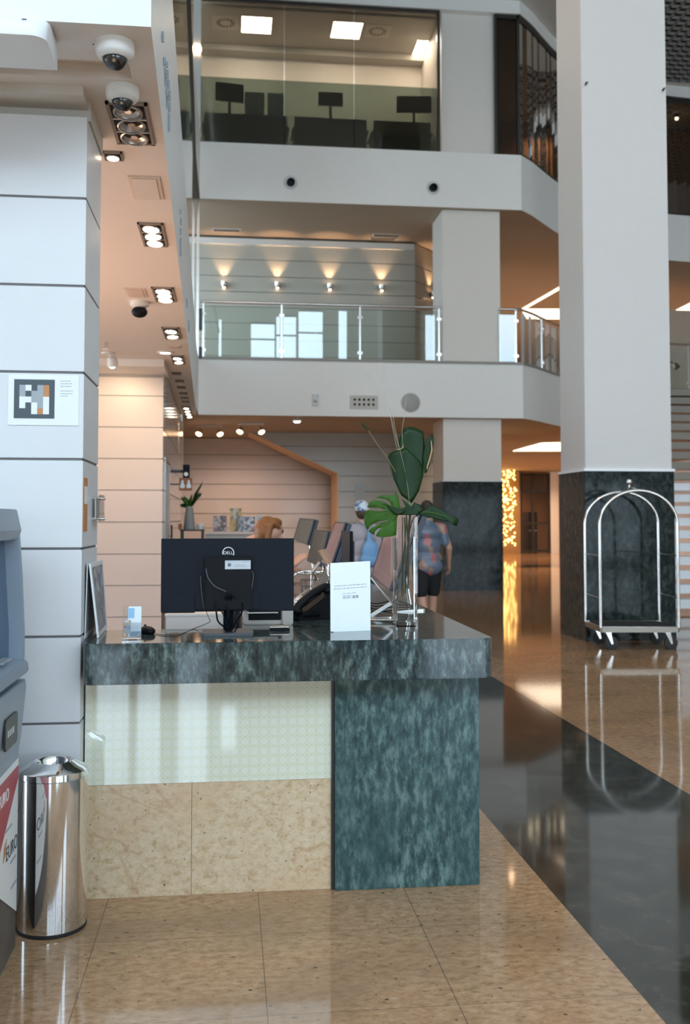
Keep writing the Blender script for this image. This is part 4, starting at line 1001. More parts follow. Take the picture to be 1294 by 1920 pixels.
def printmat(name, cols, sc=(1, 1, 1), nscale=12):
    m, N, L, B = newmat(name)
    tc = N.new('ShaderNodeTexCoord'); mp_ = N.new('ShaderNodeMapping'); mp_.inputs['Scale'].default_value = sc; L.new(tc.outputs['Object'], mp_.inputs[0])
    v = N.new('ShaderNodeTexVoronoi'); v.inputs['Scale'].default_value = nscale; L.new(mp_.outputs[0], v.inputs['Vector'])
    s = N.new('ShaderNodeSeparateColor'); L.new(v.outputs['Color'], s.inputs[0])
    c = N.new('ShaderNodeValToRGB'); c.color_ramp.interpolation = 'CONSTANT'
    while len(c.color_ramp.elements) < len(cols): c.color_ramp.elements.new(.5)
    for i, k in enumerate(cols): c.color_ramp.elements[i].position = i / len(cols); c.color_ramp.elements[i].color = (*k, 1)
    L.new(s.outputs[0], c.inputs[0]); L.new(c.outputs[0], B.inputs['Base Color']); B.inputs['Roughness'].default_value = .3
    MATS[name] = m; return m
blc = at(182, 1197, Z=ZT); brc = at(198, 1178, Z=ZT)
tlc = at(164, 1060, X=PXR + .022); 
TLp = Vector((PXR + .017, blc.y - .01, at(163, 1058, X=PXR + .017).z)); TRp = Vector((PXR + .017, brc.y + .0, TLp.z))
M_tf = mat('frame_white', (.80, .83, .85), .35)
quad_frame([TLp, TRp, (brc.x, brc.y, ZT + .001), (blc.x, blc.y, ZT + .001)], .018, .008, M_tf, printmat('frame_print', [(.32, .36, .40), (.26, .27, .29), (.50, .53, .55), (.38, .30, .28), (.16, .22, .32)], (1, 8, 10), 3), tf)
quad_frame([TRp + Vector((-.004, 0, 0)), TLp + Vector((-.004, 0, 0)), (PXR + .006, blc.y - .01, ZT + .001), (PXR + .006, brc.y, ZT + .001)], .018, .003, M_tf, mat('grey_board', (.4, .42, .44), .5), tf, 'rear_frame')
# acrylic leaflet holder
lh = thing('leaflet_holder', 'clear acrylic holder with a blue leaflet on the counter left of the mouse', 'leaflet holder', (-.40, 4.13, ZT))
L0 = at(229, 1200, Z=ZT); R0 = at(265, 1199, Z=ZT); ztop = at(245, 1135, Y=L0.y + .035).z
mb = MB()
def tilted(x0, x1, y0, z0, y1, z1, th): 
    m_ = MB(); m_.prism([(y0, z0), (y0 + th, z0), (y1 + th, z1), (y1, z1)], x0, x1, 'X'); return m_
put('back_sheet', tilted(L0.x, R0.x, L0.y + .012, ZT, L0.y + .035, ztop, .002), M_acryl, lh)
put('front_sheet', tilted(L0.x, R0.x, L0.y, ZT + .004, L0.y + .010, ZT + .07, .002), M_acryl, lh)
put('foot', MB().box(L0.x, R0.x, L0.y - .002, L0.y + .05, ZT, ZT + .003), M_acryl, lh)
lf = put('leaflet', tilted(L0.x + .022, R0.x - .002, L0.y + .0095, ZT + .010, L0.y + .031, ztop - .004, .001), mat('leaflet_white', (.76, .84, .88), .4), lh)
put('blue_square', tilted(L0.x + .020, L0.x + .046, L0.y + .0225, lerp(ZT, ztop, .62), L0.y + .0292, lerp(ZT, ztop, .92), .0005), mat('leaflet_blue', (.28, .52, .74), .4), lf)
put('blue_base', tilted(L0.x + .030, R0.x - .004, L0.y + .008, ZT + .012, L0.y + .0125, lerp(ZT, ztop, .24), .0005), mat('leaflet_steel_blue', (.22, .36, .50), .4), lf)
lf2 = put('small_card', tilted(L0.x + .006, L0.x + .032, L0.y + .0085, lerp(ZT, ztop, .18), L0.y + .017, lerp(ZT, ztop, .58), .0008), printmat('card_print', [(.62, .45, .36), (.58, .52, .46), (.30, .08, .06), (.30, .45, .60)], (1, 1, 2), 40), lh)
for x in (L0.x + .011, R0.x - .011): put('bolt', MB(True).cyl((x, L0.y - .003, ZT + .02), (x, L0.y + .014, ZT + .02), .0045, 12), M_chrome, lh)
# white card stand
cd = thing('menu_card', 'tall blank-looking white card with two small text lines, on the counter', 'card', (.53, 4.28, ZT))
c0 = at(620, 1185, Z=ZT); c1 = at(695, 1182, Z=ZT)
zt_ = at(620, 1056, Y=c0.y + .01).z; zt2 = at(695, 1052, Y=c1.y + .01).z
v = Vector((c1.x - c0.x, c1.y - c0.y, 0)); nn = Vector((-v.y, v.x, 0)).normalized() * .0022
mb = MB(); q = [Vector((c0.x, c0.y, ZT)), Vector((c1.x, c1.y, ZT)), Vector((c1.x, c1.y + .012, zt2)), Vector((c0.x, c0.y + .012, zt_))]
f_ = [mb.bm.verts.new(p) for p in q]; g_ = [mb.bm.verts.new(p + nn) for p in q]
mb.bm.faces.new(f_); mb.bm.faces.new(g_[::-1])
for k in range(4): mb.bm.faces.new((f_[k], f_[(k + 1) % 4], g_[(k + 1) % 4], g_[k]))
sheet = put('sheet', mb, mat('card_white', (.88, .93, .95), .45), cd)
def cardpt(px, py, off=.0008):
    f = (px - 620) / 75; zz = at(px, py, Y=c0.y + .008).z
    base = Vector((c0.x, c0.y, 0)) + v * f; return Vector((base.x, base.y + .012 * (zz - ZT) / (zt_ - ZT), zz)) - nn.normalized() * off
def textrow(x0, x1, y, hpx, gaps=True, slope=-.055):
    x = x0; out = MB()
    while x < x1:
        w_ = random.choice((3, 5, 6, 8)); xe_ = min(x + w_, x1)
        yy = y + slope * (x - x0)
        A_ = cardpt(x, yy); B_ = cardpt(xe_, yy + slope * (xe_ - x)); C_ = cardpt(xe_, yy + hpx + slope * (xe_ - x)); D_ = cardpt(x, yy + hpx)
        out.poly([D_, C_, B_, A_]); x += w_ + 1.2
    return out
put('print_line', textrow(627, 688, 1098.5, 1.5), M_greytext, cd); put('print_line', textrow(626, 688, 1104, 1.5), M_greytext, cd)
put('print_line', textrow(643, 668, 1113, 1.0), M_greytext, cd)
put('logo_print', textrow(643, 659, 1117, 6.5), mat('pale_print', (.55, .62, .66), .5), cd); put('logo_print', textrow(661, 673, 1117, 5.5), M_midgrey, cd)
put('foot', MB().box(c0.x - .004, c0.x + .012, c0.y - .012, c0.y + .07, ZT, ZT + .003), M_acryl, cd)

# leaflets / pens behind the monitor
p = at(524, 1182, Z=ZT)
pt = thing('pen_tray', 'small dark tray of pens on the counter right of the monitor foot', 'pen tray', (p.x, p.y, ZT))
put('tray', MB().rbox(-.045, .045, -.03, .03, 0, .010, .006), M_black, pt, .002, world=False)
for k in range(3): put('pen', MB(True).cyl((-.042, -.018 + .016 * k, .015), (.040, -.016 + .016 * k, .015), .0045, 10), [M_metal, M_slate, M_metal][k], pt, world=False)

# glass vase with leaves
VX0 = at(743.5, 1176, Z=ZT); VX1 = at(785, 1176, Z=ZT)
vw = (VX1.x - VX0.x); VC = Vector(((VX0.x + VX1.x) / 2, VX0.y + vw / 2 + .0, ZT)); ztv = at(764, 966, Y=VC.y - vw / 2).z
vs_ = thing('glass_vase', 'tall square glass vase half filled with water holding green leaf stems', 'vase', VC)
h = ztv - ZT; w2 = vw / 2; t_ = .008
mb = MB(); 
o_lo = [(-w2, -w2), (w2, -w2), (w2, w2), (-w2, w2)]; i_lo = [(-w2 + t_, -w2 + t_), (w2 - t_, -w2 + t_), (w2 - t_, w2 - t_), (-w2 + t_, w2 - t_)]
VO0 = [mb.bm.verts.new((x, y, 0)) for x, y in o_lo]; VO1 = [mb.bm.verts.new((x, y, h)) for x, y in o_lo]
VI0 = [mb.bm.verts.new((x, y, .022)) for x, y in i_lo]; VI1 = [mb.bm.verts.new((x, y, h)) for x, y in i_lo]
mb.bm.faces.new(VO0[::-1]); mb.bm.faces.new(VI0)
for k in range(4):
    j = (k + 1) % 4
    mb.bm.faces.new((VO0[k], VO0[j], VO1[j], VO1[k])); mb.bm.faces.new((VI0[j], VI0[k], VI1[k], VI1[j])); mb.bm.faces.new((VO1[k], VO1[j], VI1[j], VI1[k]))
put('glass_body', mb, M_clear, vs_, .0015, world=False)
zwat = at(764, 1007, Y=VC.y).z - ZT
put('water', MB().box(-w2 + t_ - .0004, w2 - t_ + .0004, -w2 + t_ - .0004, w2 - t_ + .0004, .0218, zwat), M_water, vs_, world=False)

def leaf_mesh(outline, center, Yd, curl=0.0, fold=0.0, rings=6, lean=0.0, m=None, thick=.0012):
    """a leaf blade spanned between its outline and its base point, cupped and folded along the midrib"""
    C = at(*center, Y=Yd); n = len(outline)
    # densify outline
    pts = []
    for k in range(n):
        a, b = Vector(outline[k]), Vector(outline[(k + 1) % n]); s = max(1, int((b - a).length / 7))
        for j in range(s): pts.append(a.lerp(b, j / s))
    mb = MB(True); prev = None; cxp, cyp = center
    R = []
    for r_ in range(1, rings + 1):
        f = r_ / rings; ring = []
        for p in pts:
            q = Vector((lerp(cxp, p.x, f), lerp(cyp, p.y, f)))
            dx = (q.x - cxp) / 40; dyv = (q.y - cyp) / 80
            yy = Yd + curl * dx * dx + fold * abs(dx) + lean * (-dyv)
            ring.append(mb.bm.verts.new(at(q.x, q.y, Y=yy)))
        R.append(ring)
    c0_ = mb.bm.verts.new(C)
    N_ = len(pts)
    for k in range(N_): mb.bm.faces.new((c0_, R[0][k], R[0][(k + 1) % N_]))
    for A_, B_ in zip(R, R[1:]):
        for k in range(N_): mb.bm.faces.new((A_[k], B_[k], B_[(k + 1) % N_], A_[(k + 1) % N_]))
    me = mb.mesh('leaf')
    return me
def solid(o, th=.0015):
    md = o.modifiers.new('thickness', 'SOLIDIFY'); md.thickness = th; md.offset = 0
    return o
def L2(pts): return [(640 + x / 3.554, 680 + y / 3.554) for x, y in pts]
LY = VC.y
# tall rolled leaf, back blade
o = thing('leaf_spray', 'tall rolled dark green leaf rising out of the glass vase', 'leaf', (VC.x, VC.y, ZT + .2))
back = L2([(465, 930), (420, 760), (385, 600), (375, 570), (388, 500), (410, 450), (440, 426), (490, 432), (520, 446), (545, 456), (552, 500), (556, 560), (552, 640), (545, 720), (520, 830), (490, 900)])
solid(put('back_blade', leaf_mesh(back, (640 + 475 / 3.554, 680 + 660 / 3.554), LY + .02, curl=.02), M_leaf, o))
front = L2([(470, 935), (400, 885), (345, 770), (312, 660), (306, 640), (318, 606), (350, 588), (395, 580), (430, 568), (470, 600), (520, 650), (550, 700), (545, 760), (520, 850), (490, 905)])
solid(put('front_blade', leaf_mesh(front, (640 + 430 / 3.554, 680 + 740 / 3.554), LY - .01, curl=.03, fold=.004), M_leaf, o))
side_ = L2([(556, 740), (545, 640), (556, 560), (560, 520), (600, 484), (614, 482), (618, 520), (608, 600), (592, 680), (570, 730)])
solid(put('side_blade', leaf_mesh(side_, (640 + 575 / 3.554, 680 + 610 / 3.554), LY + .015, fold=.01), M_leaf, o))
put('dry_edge', MB(True).tube([at(640 + x / 3.554, 680 + y / 3.554, Y=LY - .002) for x, y in ((372, 580), (395, 576), (412, 562), (410, 548))], .0022, 6), M_leafedge, o)
put('dry_edge', MB(True).tube([at(640 + x / 3.554, 680 + y / 3.554, Y=LY + .008) for x, y in ((598, 520), (604, 580), (590, 640), (574, 690), (572, 712))], .003, 6, rad=[.002, .0038, .0042, .0036, .002]), M_leafedge, o)
put('midrib', MB(True).tube([at(640 + x / 3.554, 680 + y / 3.554, Y=LY - .014) for x, y in ((424, 640), (428, 740), (436, 840), (452, 930))], .0009, 6), M_leaf2, o)
put('stalk', MB(True).tube(bez([at(772, 935, Y=LY), at(767, 975, Y=LY), (VC.x + .004, VC.y, ZT + .30), (VC.x - .002, VC.y + .004, ZT + .15)], 20), .0042, 8), M_stem, o)
# split leaf to the left
o = thing('split_leaf', 'bright green split leaf hanging left of the vase rim', 'leaf', (VC.x - .1, VC.y - .03, ZT + .45))
mons = [(640 + x / 5.88, 920 + y / 5.88) for x, y in [(600, 10), (575, 50), (520, 52), (460, 45), (415, 60), (385, 82), (440, 82), (500, 98), (540, 130), (554, 168), (500, 140), (440, 114), (375, 103), (340, 110), (305, 140), (285, 185), (330, 184), (420, 188), (505, 212), (430, 226), (360, 220), (292, 214), (275, 225), (255, 265), (248, 310), (255, 360), (275, 410), (292, 432), (326, 380), (400, 340), (525, 320), (460, 352), (390, 380), (330, 415), (303, 440), (320, 465), (350, 480), (362, 490), (372, 450), (410, 413), (468, 402), (428, 432), (398, 462), (380, 500), (420, 510), (480, 512), (540, 505), (606, 490), (612, 440), (615, 300), (640, 240), (650, 180), (640, 130), (625, 60)]]
def flat_leaf(outline, Yd, curl, c):
    from mathutils.geometry import tessellate_polygon
    mb = MB(True); P = [Vector((x, y, 0)) for x, y in outline]
    vv = [mb.bm.verts.new(p) for p in P]
    for tri in tessellate_polygon([P]):
        try: mb.bm.faces.new([vv[i] for i in tri])
        except ValueError: pass
    for _ in range(2): bmesh.ops.subdivide_edges(mb.bm, edges=[e for e in mb.bm.edges if e.calc_length() > 9], cuts=1)
    bmesh.ops.triangulate(mb.bm, faces=mb.bm.faces)
    for v_ in mb.bm.verts:
        x, y = v_.co.x, v_.co.y; dx = (x - c[0]) / 40; dy = (y - c[1]) / 60
        v_.co = at(x, y, Y=Yd + curl * (dx * dx + dy * dy))
    return mb.mesh('leaf')
solid(put('blade', flat_leaf(mons, LY - .055, .014, (735, 967)), M_leaf2, o))
for (x1, y1) in ((250, 890), (190, 935), (165, 1000), (165, 1075), (205, 1130), (290, 1150)):
    put('vein', MB(True).tube([at(640 + 350 / 3.554, 680 + 985 / 3.554, Y=LY - .058), at(640 + lerp(350, x1, .5) / 3.554, 680 + lerp(985, y1, .52) / 3.554, Y=LY - .057), at(640 + lerp(350, x1, .85) / 3.554, 680 + lerp(985, y1, .85) / 3.554, Y=LY - .050)], .0007, 5), M_leaf2, o)
put('stalk', MB(True).tube(bez([at(738, 958, Y=LY - .055), at(750, 952, Y=LY - .04), at(762, 970, Y=LY), (VC.x - .012, VC.y - .006, ZT + .30), (VC.x - .012, VC.y - .01, ZT + .14)], 24), .0035, 8), M_stem, o)
# low leaves over the rim
o = thing('arching_leaf', 'dark curled leaf stretching right over the vase rim', 'leaf', (VC.x + .1, VC.y, ZT + .5))
arch = L2([(300, 950), (340, 958), (395, 975), (430, 990), (400, 1010), (375, 1016), (350, 1004), (330, 985)])
solid(put('left_lobe', leaf_mesh(arch, (640 + 370 / 3.554, 680 + 985 / 3.554), LY - .062, curl=.01, rings=3), M_leaf, o))
mid = L2([(360, 1015), (390, 985), (430, 960), (400, 905), (440, 935), (480, 970), (486, 930), (530, 950), (556, 975), (520, 990), (520, 1012), (440, 1016)])
solid(put('centre_lobe', leaf_mesh(mid, (640 + 455 / 3.554, 680 + 990 / 3.554), LY - .05, curl=.01, rings=4), M_leaf, o))
rt_ = L2([(505, 1010), (530, 985), (575, 980), (580, 955), (605, 950), (650, 972), (690, 990), (720, 1014), (758, 1028), (785, 1048), (775, 1075), (768, 1090), (752, 1085), (735, 1068), (700, 1056), (640, 1046), (590, 1030), (545, 1022)])
solid(put('right_blade', leaf_mesh(rt_, (640 + 640 / 3.554, 680 + 1008 / 3.554), LY - .04, curl=.004, rings=4), M_leaf, o))
put('stalk', MB(True).tube(bez([at(640 + 700 / 3.554, 680 + 1030 / 3.554, Y=LY - .043), at(640 + 600 / 3.554, 680 + 1000 / 3.554, Y=LY - .045), at(640 + 520 / 3.554, 680 + 1005 / 3.554, Y=LY - .03), at(770, 985, Y=LY), (VC.x + .010, VC.y + .005, ZT + .28), (VC.x + .012, VC.y + .008, ZT + .17)], 30), .003, 8), M_leaf2, o)
o = thing('closed_leaf_bud', 'thin stalk with a small closed green bud leaning left of the tall leaf', 'stem', (VC.x - .1, VC.y, ZT + .6))
put('bud', MB(True).tube([at(640 + x / 3.554, 680 + y / 3.554, Y=LY) for x, y in ((130, 398), (145, 412), (162, 432), (182, 452))], .004, 8, rad=[.002, .0055, .006, .003]), M_leaf, o)
put('stalk', MB(True).tube([at(640 + x / 3.554, 680 + y / 3.554, Y=LY) for x, y in ((178, 448), (230, 530), (300, 625), (380, 760), (440, 900), (465, 1000))] + [Vector((VC.x + .0, VC.y + .01, ZT + .26))], .0022, 7), M_stembrown, o)
for i, P_ in enumerate((((238, 0), (275, 150), (318, 300), (360, 480), (420, 700), (455, 980)), ((280, 15), (312, 170), (345, 360), (385, 560), (440, 800), (460, 990)), ((160, 60), (250, 150), (312, 290), (360, 520), (430, 800), (452, 985)), ((432, 230), (420, 360), (405, 480), (430, 700), (455, 980)))):
    g = tag(put('grass_blade', MB(True).tube(bez([at(640 + x / 3.554, 680 + y / 3.554, Y=LY + .006 * i - .01) for x, y in P_] + [(VC.x + .003 * i, VC.y - .01 + .005 * i, ZT + .22)], 24), .0007, 5), mat('pale_grass', (.42, .44, .33), .6)),
            ['long pale grass blade reaching highest above the vase', 'long pale grass blade just right of the highest one', 'faint grass blade bending farthest left above the vase', 'short grass blade standing in front of the round speaker'][i], 'grass blade', 'grass blades in the vase')
for i in range(3):
    x_ = VC.x - .02 + .016 * i
    tag(put('cut_stem', MB(True).tube([(x_, VC.y - .008 + .006 * i, ZT + .135 + .02 * i), (x_ + .002, VC.y - .006, ZT + .30), (lerp(x_, VC.x, .4), VC.y, ZT + .50)], .0030, 8), M_stem), 'green cut stem standing in the water of the glass vase', 'stem', 'cut stems in the vase water')

# ---- printer and cabinet behind
pr = thing('printer', 'white document printer with a black front slot behind the front monitor', 'printer', (.18, 4.78, ZT))
p0 = at(456, 1172, Z=ZT); p1 = at(546, 1172, Z=ZT); zpt = at(500, 1142, Y=p0.y).z
put('casing', MB().rbox(p0.x, p1.x, p0.y, p0.y + .28, ZT, zpt, .012, 'Y'), mat('printer_white', (.66, .61, .56), .4), pr, .003)
put('front_slot', MB().box(p0.x + .025, p1.x - .045, p0.y - .004, p0.y + .02, ZT + .022, zpt - .006), M_black, pr, .002)
put('paper_guide', MB().box(p0.x + .02, p1.x - .06, p0.y - .02, p0.y - .004, zpt - .018, zpt - .012), M_metal, pr)
put('side_lever', MB().rbox(p1.x - .04, p1.x + .01, p0.y - .015, p0.y + .1, ZT + .0, zpt + .003, .012, 'Y'), mat('printer_white', (.66, .61, .56), .4), pr)
p0 = at(311, 1178, Y=4.75); p1 = at(458, 1150, Y=4.75)
cb = thing('low_cabinet', 'pale low cabinet standing behind the front counter under the monitor', 'cabinet', ((p0.x + p1.x) / 2, 5, 0))
put('body', MB().box(p0.x, p1.x - .1, 4.75, 5.2, 0, p1.z - .012), mat('cabinet_paint', (.80, .74, .70), .45), cb)
put('top_panel', MB().box(p0.x - .005, p1.x - .095, 4.745, 5.205, p1.z - .012, p1.z), mat('cabinet_paint', (.80, .74, .70), .45), cb, .002)
tag(put('narrow_post', MB().box(at(303, 1100, Y=4.9).x, at(309, 1100, Y=4.9).x, 4.9, 4.93, 0, at(305, 1147, Y=4.9).z), mat('dark_brown_post', (.12, .08, .05), .5)), 'narrow dark post left of the pale cabinet behind the monitor', 'post')

# ---- desk telephone
ph = thing('desk_telephone', 'black desk telephone with handset on the counter left of the white card', 'telephone', (.375, 4.93, ZT), radians(26))
M_pg = mat('phone_grey', (.42, .36, .31), .4)
put('base', MB().prism([(-.10, 0), (.12, 0), (.12, .115), (.08, .125), (-.10, .018)], -.115, .115, 'Y'), M_black, ph, .004, world=False)
put('face_plate', MB().prism([(-.098, .022), (.08, .127), (.077, .133), (-.101, .028)], -.035, .108, 'Y'), M_pg, ph, .001, world=False)
put('display', MB().prism([(.03, .104), (.075, .131), (.073, .135), (.028, .108)], -.02, .09, 'Y'), M_slate, ph, world=False)
R_ = Matrix.Rotation(-atan(.105 / .178), 3, 'Y')
for i in range(4):
    for j in range(3):
        u = -.075 + .022 * i; z_ = .030 + (u + .098) * .59 + .008
        put('button', MB().cbox((u, .0 + .028 * j, z_), (.013, .017, .006), R_), M_sign, ph, .001, world=False)
hs = put('handset', MB(True).tube(bez([(-.10, -.075, .045), (-.06, -.075, .085), (0, -.075, .125), (.07, -.075, .155), (.10, -.075, .150)], 20), .02, 12, rad=None), M_black, ph, world=False)
put('earpiece', MB(True).sphere((-.088, -.075, .045), .030, 16, 10, (1, 1, .7)).sphere((.088, -.075, .140), .030, 16, 10, (1, 1, .7)), M_black, ph, world=False)
put('coiled_cord', MB(True).tube([(-.09 + .10 * k / 90, -.12 + .014 * sin(k * .9), .03 + .014 * cos(k * .9)) for k in range(91)], .0022, 5), M_black, ph, world=False)

# ---- tilted touch monitors along the counter
M_scrg = mat('grey_screen', (.10, .095, .080), .22, spec=.3)
M_scrp = mat('reflection_tinted_screen', (.24, .155, .155), .20, spec=.3)  # reflection of the pink walls put into the screen colour
M_bez = mat('blue_black_bezel', (.020, .028, .045), .35)
def tilt_monitor(label, TL, TR, BR, BL, Yn, Yf, m, stand_z=ZT, th=.04):
    """corners: far-top, near-top, near-bottom, far-bottom as seen; near and far depth"""
    P = [at(*TL, Y=Yf), at(*TR, Y=Yn), at(*BR, Y=Yn), at(*BL, Y=Yf)]
    c = (P[2] + P[3]) / 2
    t = thing('touch_monitor', label, 'monitor', (c.x, c.y, stand_z), group='tilted monitors along the counter')
    fr, pr_ = quad_frame(P, .008, .012, M_bez, m, t, 'bezel'); pr_.name = 'screen'
    n = (P[1] - P[0]).cross(P[3] - P[0]).normalized()
    if n.x > 0: n = -n
    mb = MB(); b0_ = [mb.bm.verts.new(p - n * .008) for p in P]; b1_ = [mb.bm.verts.new(p - n * th) for p in P]
    mb.bm.faces.new(b0_); mb.bm.faces.new(b1_[::-1])
    for k in range(4): mb.bm.faces.new((b0_[k], b0_[(k + 1) % 4], b1_[(k + 1) % 4], b1_[k]))
    put('rear_shell', mb, M_bez, t)
    mid_ = (P[0] + P[1] + P[2] + P[3]) / 4 - n * th
    base = Vector((max(mid_.x, c.x) + .05, c.y, stand_z))
    put('support_arm', MB(True).cyl(mid_, base + Vector((0, 0, .01)), .012, 10), M_metal, t)
    put('stand_foot', MB().rbox(base.x - .11, base.x + .07, base.y - .10, base.y + .10, stand_z, stand_z + .010, .02), M_metal, t)
    return t
tilt_monitor('pink-reflecting tilted monitor nearest the camera, seen behind the glass vase', (737, 958), (790, 962), (733, 1109), (699, 1081), 5.0, 5.65, M_scrp)
tilt_monitor('pink-reflecting tilted monitor behind the top left corner of the white card', (631, 979), (650, 980), (622, 1066), (604, 1056), 6.7, 7.3, M_scrp)
tilt_monitor('grey tilted monitor, second farthest on the counter', (592, 993), (617, 996), (601, 1063), (578, 1052), 7.9, 8.4, M_scrg)
tilt_monitor('grey tilted monitor farthest along the counter, right of the red-haired person', (564, 972), (591, 974), (577, 1022), (552, 1012), 9.0, 9.4, M_scrg)
p0 = at(656, 996, Y=5.95); p1 = at(664, 1062, Y=5.95)
ev = thing('edge_on_monitor', 'black monitor seen edge-on above the white card', 'monitor', ((p0.x + p1.x) / 2, 6.1, ZT))
put('screen', MB().box(p0.x, p1.x - .006, 5.95, 6.42, ZT + .11, p0.z), M_black, ev, .003)
put('rear_shell', MB().box(p1.x - .006, p1.x + .012, 6.02, 6.34, ZT + .16, p0.z - .06), M_bez, ev, .004)
put('stand', MB().box(p1.x, p1.x + .025, 6.14, 6.20, ZT, ZT + .2), M_metal, ev)
put('base', MB().rbox(p1.x - .09, p1.x + .09, 6.08, 6.27, ZT, ZT + .01, .02), M_metal, ev)
# silver folding stand of the nearest monitor
fs = thing('folding_stand', 'silver folding stand with crossed arms on the counter between card and vase', 'stand', (.75, 4.95, ZT))
A_ = at(697, 1083, Y=5.1); B_ = at(745, 1142, Y=4.85); C_ = at(692, 1157, Y=4.92); D_ = at(738, 1128, Y=4.95)
put('upper_arm', MB().tube([A_, B_], .007, 4), mat('grey_arm', (.25, .25, .25), .3, .8), fs)
put('lower_arm', MB().tube([C_, D_], .010, 4), M_sign, fs)
put('foot_bar', MB(True).tube([at(676, 1160, Z=ZT + .012), at(704, 1163, Z=ZT + .012), at(744, 1163, Z=ZT + .012)], .007, 8), M_chrome, fs)
put('foot_plate', MB().rbox(C_.x - .05, C_.x + .12, 4.88, 5.05, ZT, ZT + .006, .02), M_chrome, fs)
put('hinge', MB(True).cyl(C_ + Vector((0, -.015, 0)), C_ + Vector((0, .015, 0)), .012, 14), M_chrome, fs)
cbm = MB(True)
for k in range(4): cbm.tube(bez([at(676 + 6 * k, 1124 + 5 * k, Y=5.3), at(705, 1132 + 5 * k, Y=5.25), at(742, 1126 + 6 * k, Y=5.2), (1.0, 5.2, ZT + .02)], 16), .003, 6)
tag(put('cable_bundle', cbm, M_black), 'tangle of black cables behind the silver folding stand', 'cables')

# silver hoops, baskets and keyboards left of the card
ls = thing('laptop_stand', 'silver curved laptop stand on the counter right of the front monitor', 'stand', (.5, 6.6, ZT))
def hoop(pts, Yd, r_, m, par, nm='loop'): return put(nm, MB(True).tube(bez([at(x, y, Y=Yd) for x, y in pts], 30), r_, 8), m, par)
hoop([(552, 1100), (549, 1086), (556, 1076), (575, 1071), (600, 1073), (607, 1068), (606, 1060)], 6.3, .0065, M_chrome, ls)
hoop([(556, 1075), (580, 1077), (604, 1076)], 6.28, .005, M_chrome, ls)
hoop([(585, 1072), (599, 1054)], 6.25, .010, M_chrome, ls, 'arm')
hoop([(585, 1072), (595, 1088)], 6.25, .006, M_chrome, ls, 'arm')
put('base_plate', MB().rbox(.45, .66, 6.2, 6.5, ZT, ZT + .008, .03), M_metal, ls)
put('riser', MB(True).cyl(at(585, 1073, Y=6.27), (at(585, 1073, Y=6.27).x, 6.3, ZT), .008, 8), M_metal, ls)
kb = thing('keyboard', 'grey keyboard lying on the counter between the front monitor and the telephone', 'keyboard', (.45, 5.4, ZT), radians(-12))
put('base', MB().box(-.14, .10, -.07, .07, 0, .014), mat('kb_base', (.16, .14, .13), .4), kb, .003, world=False)
mb = MB()
for i in range(11):
    for j in range(5): mb.box(-.134 + .021 * i, -.117 + .021 * i, -.062 + .025 * j, -.042 + .025 * j, .014, .020)
put('keys', mb, mat('kb_keys', (.30, .24, .21), .5), kb, world=False)
wb = thing('wire_basket', 'dark wire basket standing on the counter behind the telephone', 'basket', (at(583, 1095, Y=5.9).x, 5.9, ZT))
for z in (.01, .05, .09, .13): put('ring', MB(True).tube([(.055 * cos(2 * pi * k / 20) * (1 + z), .055 * sin(2 * pi * k / 20) * (1 + z), z) for k in range(20)], .002, 5, closed=True), M_dark, wb, world=False)
mb = MB(True)
for k in range(12): a_ = 2 * pi * k / 12; mb.tube([(.055 * cos(a_), .055 * sin(a_), .006), (.0625 * cos(a_), .0625 * sin(a_), .13)], .0016, 5)
put('wires', mb, M_dark, wb, world=False); put('bottom', MB(True).cyl((0, 0, 0), (0, 0, .008), .056, 20), M_dark, wb, world=False)
ct = thing('card_terminal', 'brown card payment terminal propped up beside the pinkish monitor', 'card terminal', (at(610, 1045, Y=6.0).x, 6.0, ZT))
P4 = [at(601, 1031, Y=6.15), at(611, 1029, Y=6.0), at(622, 1056, Y=5.95), at(614, 1052, Y=6.1)]
fr_, s2_ = quad_frame(P4, .006, .02, mat('terminal_brown', (.30, .19, .12), .4), mat('terminal_screen', (.45, .33, .24), .25), ct, 'casing')
put('neck', MB(True).cyl((P4[2] + P4[3]) / 2, Vector((P4[3].x - .01, 6.0, ZT + .01)), .009, 10), M_chrome, ct)
put('foot', MB(True).cyl((P4[3].x - .01, 6.0, ZT), (P4[3].x - .01, 6.0, ZT + .010), .05, 24), M_metal, ct)
lp = thing('open_tablet', 'flat dark tablet leaning behind the top left of the white card', 'tablet', (at(600, 1090, Y=5.7).x, 5.7, ZT))
P4 = [at(584, 1105, Y=5.6), at(612, 1072, Y=5.75), at(619, 1086, Y=5.6), at(592, 1118, Y=5.45)]
quad_frame(P4, .004, .008, M_metal, mat('tablet_glass', (.10, .10, .10), .1), lp, 'casing')
put('support', MB(True).cyl((P4[1] + P4[2]) / 2, ((P4[1] + P4[2]) / 2).x and Vector((((P4[1] + P4[2]) / 2).x + .02, 5.8, ZT)), .005, 8), M_metal, lp)

